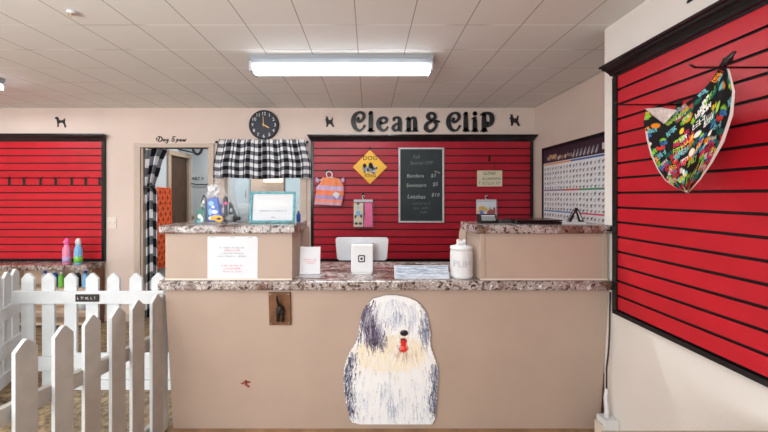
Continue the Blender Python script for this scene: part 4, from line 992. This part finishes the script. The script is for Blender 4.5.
for a in (.1, .5, .86): MB().prism([(u0+w_*a-.014, v1-.01), (u0+w_*a+.014, v1-.01), (u0+w_*a+.014, v1+.003), (u0+w_*a-.014, v1+.003)], fn, .0016, .0022).build('tape', M['pale_grey'], t)
# gift bag with goodies
Yg = 2.24; gx = PX(217, Yg)
def gp(zx, zy, Y=Yg): return (PX(zx/7.2+190, Y), PZ(zy/7.2+170, Y))
t = thing('cellophane_bag', 'clear cellophane gift bag tied at the top, filled with grooming goodies', 'gift bag', (gx, Yg, ZU))
prof_b = [(392, 55, 345), (385, 52, 348), (340, 58, 335), (280, 75, 318), (220, 95, 295), (170, 120, 265), (130, 145, 235), (108, 165, 210), (96, 188, 204), (86, 186, 208), (65, 178, 218), (40, 180, 216), (26, 190, 206)]
pb = np.array(prof_b, float); mb = MB(); seg = 40; vs = []; fs = []
for j, (y, l, r) in enumerate(prof_b):
    xl, z = gp(l, y); xr, _ = gp(r, y); z = max(z, ZU+.002); c, hw = (xl+xr)/2, (xr-xl)/2
    for k in range(seg):
        a = 2*PI*k/seg; wv = 1+.06*math.sin(a*7+j*.8)+.03*math.sin(a*13+j)
        vs.append((c+hw*math.cos(a)*(1 if j < 2 else wv), Yg+min(hw*.62, .1)*math.sin(a)*wv, z))
for j in range(len(prof_b)-1):
    for k in range(seg): fs.append((j*seg+k, j*seg+(k+1) % seg, (j+1)*seg+(k+1) % seg, (j+1)*seg+k))
mb.add(vs, fs, 0, True); mb.build('wrap', M['cello'], t)
zt_ = gp(196, 92)
MB().tube([(zt_[0]+.014*math.cos(a), Yg+.014*math.sin(a), zt_[1]) for a in np.linspace(0, 2*PI, 13)], .004).build('ribbon_tie', M['pale_grey'], t)
def bottle(name, label, cat, x, y, z, r, h, mb_, mc, group=None, tilt=0.):
    t = thing(name, label, cat, (x, y, z), group)
    MB().lathe([(0, 0), (r*.9, 0), (r, .01), (r, h*.62), (r*.85, h*.72), (r*.42, h*.8), (r*.42, h*.84)], (x, y, z), 18).build('body', mb_, t)
    MB().lathe([(r*.5, h*.84), (r*.5, h*.96), (r*.38, h), (0, h)], (x, y, z), 14).build('cap', mc, t)
    if tilt: t.rotation_euler = (0, tilt, 0)
    return t
g = 'goodies inside the cellophane bag'
zg = ZU+.006
bottle('shampoo_bottle', 'green bottle at the left side of the cellophane bag', 'bottle', gp(100, 0)[0], Yg, zg, .034, .13, M['deep_green'], M['white'], g)
bottle('shampoo_bottle', 'pale blue bottle behind the blue packets in the cellophane bag', 'bottle', gp(225, 0)[0], Yg+.05, zg, .024, .16, M['sky'], M['white'], g)
def packet(label, pts, y, cols, blobs):
    P_ = [gp(*p) for p in pts]; P_ = [(a, max(b, zg)) for a, b in P_]
    t = thing('treat_packet', label, 'packet', (sum(p[0] for p in P_)/len(P_), y, zg), g); fn = back_plane(y)
    MB().prism(P_, fn, -.012, .012).build('pouch', M[cols[0]], t, bevel=.006)
    mb = MB()
    for q, (bx, by, rx, ry, mi) in enumerate(blobs):
        c = gp(bx, by); mb.prism(circ(c[0], c[1], rx*Yg/F/7.2, 12, ry*Yg/F/7.2), fn, .012, .0128+.0004*q, mi)
    mb.build('printed_front', [M[c] for c in cols[1:]], t)
packet('blue and white treat packet in the middle of the cellophane bag', [(128, 388), (244, 388), (228, 300), (208, 195), (136, 205)], Yg-.015, ('blue', 'sky', 'white', 'lilac'), [(165, 240, 20, 18, 0), (190, 300, 24, 14, 1), (160, 300, 14, 24, 0), (200, 335, 24, 16, 2), (170, 345, 24, 14, 1), (180, 265, 12, 10, 1)])
packet('lilac and white packet leaning right in the cellophane bag', [(215, 388), (262, 388), (262, 300), (236, 220), (208, 240)], Yg+.018, ('lilac', 'white', 'blue', 'grey'), [(236, 290, 14, 20, 0), (246, 340, 12, 14, 1), (228, 260, 9, 12, 2)])
packet('green and white packet at the far left of the cellophane bag', [(68, 388), (134, 388), (134, 310), (116, 262), (80, 290)], Yg-.045, ('deep_green', 'white', 'teal', 'dark'), [(100, 330, 14, 16, 0), (96, 365, 20, 12, 1), (116, 350, 8, 18, 0)])
packet('dark packet with a pale label at the lower right of the cellophane bag', [(266, 320), (316, 388), (322, 330), (296, 250), (272, 225)], Yg+.03, ('dark', 'pale_grey', 'grey'), [(288, 290, 10, 16, 0), (300, 335, 9, 9, 1)])
packet('dark grey packet at the upper left of the cellophane bag', [(86, 300), (126, 300), (124, 200), (104, 176), (88, 225)], Yg-.01, ('dark', 'grey', 'white', 'teal'), [(104, 270, 12, 14, 0), (108, 230, 8, 12, 1), (98, 250, 6, 10, 2)])
t = thing('grooming_brush', 'dark brush with a pink button standing at the right in the cellophane bag', 'brush', (gp(270, 0)[0], Yg, zg), g)
x = gp(266, 0)[0]
MB().lathe([(0, 0), (.012, 0), (.013, .05), (.01, .1), (.015, .13), (.016, .16), (.006, .172)], (x, Yg-.02, zg), 14, sy=.6).build('handle', M['dark'], t)
ball(mb := MB(), gp(274, 240)[0], gp(274, 240)[1], 0, .012, .012, .006, back_plane(Yg-.034)); mb.build('button', M['hotpink'], t)
t = thing('chew_toy', 'yellow rubber chew toy lying at the front in the cellophane bag', 'toy', (gp(215, 0)[0], Yg-.06, zg), g)
c_ = gp(238, 372)
MB().tube([(c_[0]+.022*math.cos(a), Yg-.06, zg+.024+.015*math.sin(a)) for a in np.linspace(0, 2*PI, 15)], .008).build('ring', M['yellow'], t)
MB().tube([(gp(180, 0)[0], Yg-.055, zg+.022), (gp(200, 0)[0], Yg-.055, zg+.03), (gp(222, 0)[0], Yg-.055, zg+.026)], [.012, .017, .01]).build('body', M['yellow'], t)
t = thing('spray_can', 'dark bottle lying on its side at the lower right in the cellophane bag', 'bottle', (gp(300, 0)[0], Yg-.02, zg), g)
MB().lathe([(0, 0), (.023, 0), (.025, .01), (.025, .07), (.012, .085), (.012, .1), (0, .1)], (gp(268, 0)[0], Yg-.03, zg+.026), 16, axis='X').build('body', M['dark'], t)
MB().lathe([(.0255, .02), (.0255, .06)], (gp(268, 0)[0], Yg-.03, zg+.026), 16, axis='X').build('sticker_band', M['grey'], t)
t = thing('tissue_paper', 'crumpled white tissue paper at the top of the cellophane bag', 'tissue paper', (gp(170, 0)[0], Yg, gp(0, 200)[1]), g)
mb = MB(); a_, b_ = gp(170, 150)
def tis(u, v):
    th = u*2*PI; ph = v*PI; r = .032*(1+.22*math.sin(th*3+ph*4)+.16*math.sin(th*7-ph*3)+.1*math.sin(th*11+ph*9))
    return (a_+r*math.sin(ph)*math.cos(th)*1.0, Yg+r*.8*math.sin(ph)*math.sin(th), b_+r*math.cos(ph)*1.1)
mb.grid(40, 24, tis); mb.build('crumpled_sheet', M['white'], t)
# teal framed picture
Yf = 2.22; u0, u1, v0, v1 = PX(249.5, Yf), PX(295, Yf), ZU+.001, PZ(191.5, Yf)
t = thing('picture_frame', 'teal framed white certificate standing on the left raised cabinet', 'picture frame', ((u0+u1)/2, Yf, ZU))
ff2 = lambda u, v, d: (u, Yf+(v-ZU)*.14-d, v)
mb = MB(); b_ = .016
for a in ((u0, u1, v0, v0+b_), (u0, u1, v1-b_, v1), (u0, u0+b_, v0+b_, v1-b_), (u1-b_, u1, v0+b_, v1-b_)): mb.prism([(a[0], a[2]), (a[1], a[2]), (a[1], a[3]), (a[0], a[3])], ff2, 0, .014)
mb.build('frame', M['teal'], t, bevel=.003)
pp = MB().prism([(u0+b_, v0+b_), (u1-b_, v0+b_), (u1-b_, v1-b_), (u0+b_, v1-b_)], ff2, 0, .004).build('sheet', M['paper'], t)
mb = MB(); w_, h = u1-u0, v1-v0
scribble(mb, u0+w_*.22, u0+w_*.8, v0+h*.36, .008, ff2, .005, 0, 61); scribble(mb, u0+w_*.48, u0+w_*.56, v0+h*.16, .008, ff2, .005, 0, 62); mb.prism(rrect(u0+w_*.2, u0+w_*.82, v0+h*.5, v0+h*.72, .02), ff2, .004, .005, 1)
mb.build('print', [M['ink'], M['white']], pp)
MB().prism([(u0+w_*.42, v0), (u0+w_*.58, v0), (u0+w_*.54, v0+h*.6), (u0+w_*.46, v0+h*.6)], lambda u, v, d: (u, Yf+(v-ZU)*.02+.1*(1-(v-ZU)/(h*.6))+.02-d, v), 0, .003).build('easel_leg', M['dark'], t)
# clear basket behind
t = thing('clear_basket', 'clear plastic basket standing between gift bag and teal frame', 'basket', (PX(243, 2.33), 2.33, ZU))
u0, u1, zt_ = PX(238.5, 2.33), PX(252, 2.33), PZ(204, 2.33)
mb = MB()
for k in range(7): x = u0+(u1-u0)*k/6; mb.tube([(x, 2.29, ZU+.004), (x, 2.285, zt_)], .0022, 6); mb.tube([(x, 2.35, ZU+.004), (x, 2.355, zt_)], .0022, 6)
for k in range(6): z = ZU+.004+(zt_-ZU-.004)*k/5; mb.tube([(u0, 2.29, z), (u1, 2.29, z), (u1, 2.35, z), (u0, 2.35, z), (u0, 2.29, z)], .0022, 6)
mb.build('wire_sides', M['pale_grey'], t)
B(u0, u1, 2.29, 2.35, ZU+.001, ZU+.004).build('bottom', M['acrylic'], t)
bottle('pump_bottle', 'small dark blue bottle behind the right edge of the teal frame', 'bottle', PX(298.5, 2.33), 2.33, ZU+.0005, .015, .075, M['blue'], M['brown'])
# right top: card display box
Yd = 2.2; u0, u1, zt_ = PX(480.5, Yd), PX(498, Yd), PZ(214.5, Yd)
t = thing('card_reader', 'black desk box with grey screen at the left end of the right raised cabinet', 'card reader', ((u0+u1)/2, Yd, ZU))
MB().prism([(Yd, ZU+.0005), (Yd+.09, ZU+.0005), (Yd+.09, zt_), (Yd+.03, zt_)], lambda u, v, d: (d, u, v), u0, u1).build('case', M['black'], t, bevel=.005)
fq = lambda u, v, d: (u, Yd+.03*(v-ZU)/(zt_-ZU)-d, v)
MB().prism(rrect(u0+.012, u1-.012, ZU+.016, zt_-.014, .004), fq, .0, .002).build('screen', M['grey'], t)
MB().prism(rrect(u0+.012, u1-.012, zt_-.013, zt_-.006, .002), fq, .0, .002).build('label_strip', M['pale_grey'], t)
# black tray / laptop
t = thing('laptop', 'closed black laptop lying flat on the right raised cabinet', 'laptop', (PX(537, 2.22), 2.2, ZU))
u0, u1 = PX(513.5, 2.16), PX(560.5, 2.16)
MB().prism(rrect(u0, u1, 2.13, 2.34, .012), lambda u, v, d: (u, v, d), ZU+.0005, ZU+.014).build('base', M['black'], t, bevel=.003)
MB().prism(rrect(u0, u1, 2.13, 2.34, .012), lambda u, v, d: (u, v, d), ZU+.0165, ZU+.026).build('lid', M['black'], t, bevel=.003)
MB().tube([(u0+.04, 2.335, ZU+.0155), (u1-.04, 2.335, ZU+.0155)], .005).build('hinge', M['dark'], t)
u0, u1 = PX(499, 2.2), PX(513, 2.2)
t = thing('charger_block', 'grey charger block beside the laptop on the right raised cabinet', 'charger', ((u0+u1)/2, 2.2, ZU))
MB().prism(rrect(u0, u1, 2.19, 2.25, .012), lambda u, v, d: (u, v, d), ZU+.0005, ZU+.022).build('case', M['dark'], t, bevel=.005)
MB().tube([(u1-.002, 2.22, ZU+.01), (u1+.004, 2.27, ZU+.008), (u1+.002, 2.36, ZU+.006)], .003).build('cable', M['black'], t)
# note pad and A-frame card holder
u0, u1 = PX(560.5, 2.14), PX(584, 2.14)
t = thing('note_pad', 'white note pad on the right raised cabinet under the black stand', 'note pad', ((u0+u1)/2, 2.2, ZU))
B(u0+.003, u1, 2.12, 2.29, ZU+.0005, ZU+.009).build('pages', M['paper'], t); B(u0+.003, u1, 2.12, 2.29, ZU+.0095, ZU+.0105).build('top_sheet', M['white'], t)
YA = 2.19; ap = (PX(574.5, YA), PZ(207.5, YA)); z_ = ZU+.011
t = thing('card_stand', 'small black folded A shaped card stand on the note pad', 'card stand', (ap[0], YA, z_))
fa = back_plane(YA)
for pts in ([(PX(566, YA), z_), (PX(569.8, YA), z_), (ap[0]+.004, ap[1]-.006), (ap[0]-.012, ap[1]-.012)], [(PX(577.8, YA), z_), (PX(582.5, YA), z_+.002), (ap[0]+.009, ap[1]), (ap[0]-.002, ap[1]-.002)]):
    MB().prism(pts, fa, .002, .02).build('leaf', M['black'], t, bevel=.002)
MB().prism([(PX(578.5, YA), z_+.012), (PX(580.5, YA), z_+.012), (ap[0]+.012, ap[1]-.024), (ap[0]+.006, ap[1]-.022)], fa, .0201, .0212).build('card_edge', M['pale_grey'], t)

# ------------------------------------------------------------------ left shelf unit and bottles
ZS = .735
t = thing('shelf_unit', 'tan open shelf unit against the back wall behind the picket fence', 'shelf unit', (-4.2, 3.8, 0))
sx0, sx1 = -5.6, -3.195
B(sx1-.03, sx1, 3.84, YB-.016, .0, .674).build('side_panel', M['wood'], t, bevel=.003); B(sx0, sx0+.03, 3.84, YB-.016, 0, .674).build('side_panel', M['shelf_tan'], t)
B(-4.2, -4.17, 3.82, YB-.0165, .0, .674).build('divider', M['shelf_tan'], t)
for z in (.04, .18, .44): B(sx0+.031, sx1-.031, 3.78, YB-.016, z, z+.02).build('shelf', M['shelf_tan'], t)
B(sx0+.031, sx1-.031, YB-.0155, YB-.016+.008, .0, .674).build('back', M['shelf_tan'], t)
o = MB().prism(rrect(3.73, YB-.04, .675, ZS, .012), lambda u, v, d: (d, u, v), sx0-.02, -3.185); tag(o.build('countertop', M['granite']), 'speckled granite-look top of the shelf unit below the left slatwall', 'countertop')
def spray(px, body, band, label):
    x, y = PX(px, 3.8), 3.8; z = ZS+.0005; r = .04
    t = thing('spray_bottle', label, 'spray bottle', (x, y, z), 'spray bottles on the left shelf')
    MB().lathe([(0, 0), (r*.92, 0), (r, .012), (r, .15), (r*.9, .185), (r*.62, .21), (r*.55, .225)], (x, y, z), 20).build('body', body, t)
    MB().lathe([(r*1.01, .02), (r*1.012, .09)], (x, y, z), 20).build('product_wrap', band, t)
    mb = MB().prism([(.0, .09), (.012, .12), (-.006, .135), (-.02, .115)], lambda u, v, d: (x+u, y-r*1.03-d*.0, z+v), 0, 1)
    c = MB().lathe([(r*.6, .225), (r*.66, .235), (r*.6, .27), (r*.42, .295), (0, .298)], (x, y, z), 16).build('spray_cap', M['white'] if px > 70 else M['hotpink'], t)
    MB().lathe([(r*.18, 0), (r*.18, .02)], (x, y-r*.5, z+.262), 8, axis='Y').build('nozzle', M['white'], c)
spray(66.8, M['pink'], M['lilac'], 'pink spray bottle on the shelf top below the left slatwall'); spray(78.3, M['sky'], M['lime'], 'pale blue and green spray bottle on the shelf top below the left slatwall')
zsh = .4605
for k, (px, mb_, mc, h, s, lab) in enumerate(((54.5, 'blue', 'white', .2, .036, 'blue bottle with white cap on the shelf behind the fence'), (61.5, 'lime', 'white', .18, .03, 'green bottle on the shelf behind the fence'), (77.5, 'dark', 'white', .2, .034, 'dark bottle on the shelf behind the fence'), (85.5, 'sky', 'blue', .19, .033, 'pale blue bottle with blue cap on the shelf behind the fence'), (45, 'pale_grey', 'blue', .19, .033, 'pale grey bottle on the shelf behind the fence'))):
    bottle('shampoo_bottle', lab, 'bottle', PX(px, 3.85), 3.85, zsh, s, h, M[mb_], M[mc], 'bottles on the upper shelf behind the fence')
t = thing('storage_tub', 'blue storage tub on the lower shelf behind the fence', 'tub', (PX(81, 3.87), 3.87, .2005)); x = PX(81, 3.87)
MB().lathe([(0, 0), (.09, 0), (.1, .09)], (x, 3.87, .2005), 18).build('tub_body', M['pale_grey'], t); MB().lathe([(.104, .09), (.104, .125), (.1, .13), (0, .13)], (x, 3.87, .2005), 18).build('lid', M['blue'], t)

# ------------------------------------------------------------------ picket fences
def picket(mb, a, b, z0, z1, nrm, th=.02):
    """a,b: base corners on the ground line, pointed top"""
    a, b = Vector((*a, 0)), Vector((*b, 0)); n = Vector((*nrm, 0)).normalized(); w_ = (b-a).length; d = (b-a).normalized()
    sh = .044
    pts = [(0, z0), (w_, z0), (w_, z1-sh), (w_*.62, z1-.006), (w_*.5, z1), (w_*.38, z1-.006), (0, z1-sh)]
    mb.prism(pts, lambda u, v, q: tuple(a+d*u+n*q+Vector((0, 0, v))), 0, th)
def bar(a, b, z0, z1, nrm, t0, t1):
    a, b = Vector((*a, 0)), Vector((*b, 0)); n = Vector((*nrm, 0)).normalized()
    return MB().prism([(0, z0), ((b-a).length, z0), ((b-a).length, z1), (0, z1)], lambda u, v, q: tuple(a+(b-a).normalized()*u+n*q+Vector((0, 0, v))), t0, t1)
PT = .913
# back run
YF = 2.6
t = thing('picket_fence', 'white picket fence at the back of the pen with a small dark name plate', 'fence', (-2.1, YF, .004))
for px in (27.2, 48, 70.2, 91.7, 113, 135.4, 157.5, 179.5):
    mb = MB(); c = PX(px, YF); picket(mb, (c-.049, YF), (c+.049, YF), .02, PT, (0, 1)); mb.build('picket', M['fence'], t, bevel=.002)
fx0, fx1 = PX(15.8, YF), -1.31
bar((fx0, YF), (PX(163.5, 2.58), YF), PZ(303, YF), PZ(290.5, YF), (0, -1), .0005, .024).build('rail', M['fence'], t, bevel=.002)
bar((PX(76, YF), YF), (fx1, YF), .17, .29, (0, -1), .0005, .022).build('rail', M['fence'], t, bevel=.002)
bar((PX(20, YF), YF), (PX(75.5, YF), YF), .15, .26, (0, -1), .0005, .022).build('rail', M['fence'], t, bevel=.002)
bar((PX(76, YF), YF), (fx1, YF), .085, .165, (0, -1), .0005, .018).build('kick_board', M['fence'], t, bevel=.002)
bar((PX(76, YF), YF), (fx1, YF), .006, .08, (0, -1), .0005, .026).build('kick_board', M['fence'], t, bevel=.002)
u0, u1, v0, v1 = PX(75.3, 2.57), PX(98.8, 2.57), PZ(301.8, 2.57), PZ(294.4, 2.57); fn = back_plane(YF-.0245)
t2 = thing('name_plate', 'small dark plate with white lettering on the top rail of the back picket fence', 'name plate', ((u0+u1)/2, YF-.026, v0))
MB().prism([(u0, v0), (u1, v0), (u1, v1), (u0, v1)], fn, 0, .006).build('plate', M['plate_brown'], t2, bevel=.001)
mb = MB(); scribble(mb, u0+.015, u1-.02, v0+.019, .02, fn, .0068, 0, 77); mb.build('lettering', M['white'], t2)
# near run, towards the camera
A = Vector((-1.483, 1.33)); Bv = Vector((-1.322, 2.08)); d = (Bv-A).normalized(); nl = Vector((-d.y, d.x))   # nl points to the pen side (-x)
t = thing('picket_fence', 'white picket fence running from the counter towards the viewer in the left foreground', 'fence', (A.x, A.y, .004))
cent = [(23.2, 338.5), (61, 325), (89.7, 314.4), (115.8, 306.9), (135.6, 299.7), (155, 293.8)]
for px, py in cent:
    Y = .607*F/(py-CY); X = PX(px, Y); c = Vector((X, Y)); mb = MB()
    w_ = .040
    picket(mb, c-d*w_, c+d*w_, .02, PT, -nl, .022); mb.m[1] = 1; mb.build('picket', [M['fence'], M['fence_shaded']], t, bevel=.002)  # right-hand face takes the grey with shade painted in
Ye = 2.11; off = .0
a_ = Vector((PX(2, 1.30), 1.30)); 
P0 = Vector((-1.4935, 1.28)); P1 = Vector((-1.333, 2.06))
q0_ = Vector((PX(23.2, 1.406), 1.406)); q1_ = Vector((PX(155, 2.048), 2.048)); dq = (q1_-q0_).normalized()
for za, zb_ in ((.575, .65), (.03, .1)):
    bar(q0_-dq*.3, q1_+dq*.04, za, zb_, nl, .012, .045).build('rail', M['fence_shaded'], t, bevel=.002)  # rails carry the same painted-in shade
MB().box(-1.375, -1.315, 2.10, 2.16, .004, .885).build('post', M['fence'], t, bevel=.004)
# left run
t = thing('picket_fence', 'white picket fence section at the far left edge, left of the name plate', 'fence', (-2.85, 2.6, .004))
A2_ = Vector((PX(12.8, 2.75), 2.75)); dl = (Vector((PX(4.3, 2.64), 2.64))-A2_).normalized(); n2 = Vector((-dl.y, dl.x)); n2 = n2 if n2.x > 0 else -n2
for k in range(7):
    c = A2_+dl*(k*.121); mb = MB(); picket(mb, c-dl*.05, c+dl*.05, .02, PT, n2, .022); mb.build('picket', M['fence'], t, bevel=.002)
for za, zb_ in ((.545, .645), (.25, .365), (.03, .13)): bar(A2_-dl*.05, A2_+dl*.8, za, zb_, n2, .0225, .044).build('rail', M['fence'], t, bevel=.002)
# ------------------------------------------------------------------ right corner: cable, socket box and low table
t = thing('socket_box', 'white surface socket box low on the right wall beside the counter', 'socket box', (1.46, 2.03, .05))
B(1.418, 1.505, 1.985, 2.06, .05, .165).build('box', M['white'], t, bevel=.004)
B(1.400, 1.417, 1.99, 2.05, .05, .135).build('face_plate', M['beige'], t, bevel=.002)
MB().tube([(1.455, 2.02, .165), (1.462, 2.03, .2), (1.458, 2.035, .27), (1.468, 2.04, .33)], [.016, .013, .011, .009]).build('plug', M['white'], t)
mb = MB().tube([(1.468, 2.04, .325), (1.472, 2.045, .45), (1.48, 2.04, .55), (1.487, 2.04, .68), (1.492, 2.045, .8), (1.496, 2.045, .925)], .005)
tag(mb.build('cable', M['dark']), 'thin dark cable running down the corner between counter and right wall', 'cable')
t = thing('low_table', 'low tan table by the right wall, only its back edge showing', 'table', (1.16, .9, 0))
tz_ = PZ(430, 1.2); B(PX(600, 1.2), 1.49, .62, 1.2, tz_-.03, tz_).build('tabletop', M['bench_tan'], t, bevel=.004)
for x in (.88, 1.45):
    for y in (.66, 1.16): B(x-.02, x+.02, y-.02, y+.02, 0, tz_-.0305).build('leg', M['bench_tan'], t)

# ------------------------------------------------------------------ camera, lights, world
cd = bpy.data.cameras.new('camera'); co = bpy.data.objects.new('camera', cd); COL.objects.link(co)
co.location = (0, 0, H); co.rotation_euler = (PI/2, 0, 0); cd.sensor_width = 36; cd.lens = F/768*36
cd.shift_x = (384-CX)/768; cd.shift_y = -(216-CY)/768; cd.clip_start = .02
SC.camera = co
def area(name, loc, rot, sx, sy, power, col=(1, 1, 1)):
    l = bpy.data.lights.new(name, 'AREA'); l.shape = 'RECTANGLE'; l.size = sx; l.size_y = sy; l.energy = power; l.color = col
    o = bpy.data.objects.new(name, l); COL.objects.link(o); o.location = loc; o.rotation_euler = rot; return o
area('shop_window_daylight', (-3.4, -2.1, 1.5), (PI/2, 0, -.25), 4.2, 1.8, 140, (.94, .98, 1))
area('added_uplight', (-2.2, -.7, 1.75), (PI, 0, 0), 3.0, 1.6, 150, (.93, .98, 1))  # added unseen uplight behind the camera, brightens the ceiling
area('fluorescent_lamp', (PX(341, 2.55), 2.5675, CE-.06), (0, 0, 0), 1.3, .1, 36, (.93, .98, 1))
area('fluorescent_lamp', (-3.9, 2.91, CE-.06), (0, 0, 0), 1.3, .1, 34, (.93, .98, 1))
area('back_room_lamp', (-1.2, 4.85, CE-.06), (0, 0, 0), 2.4, .3, 32, (.95, .98, 1))
wd = bpy.data.worlds.new('world'); SC.world = wd; wd.use_nodes = True
wd.node_tree.nodes['Background'].inputs['Color'].default_value = (.9, .95, 1, 1); wd.node_tree.nodes['Background'].inputs['Strength'].default_value = 1.0
SC.view_settings.view_transform = 'Standard'; SC.view_settings.look = 'None'; SC.view_settings.exposure = 0.0
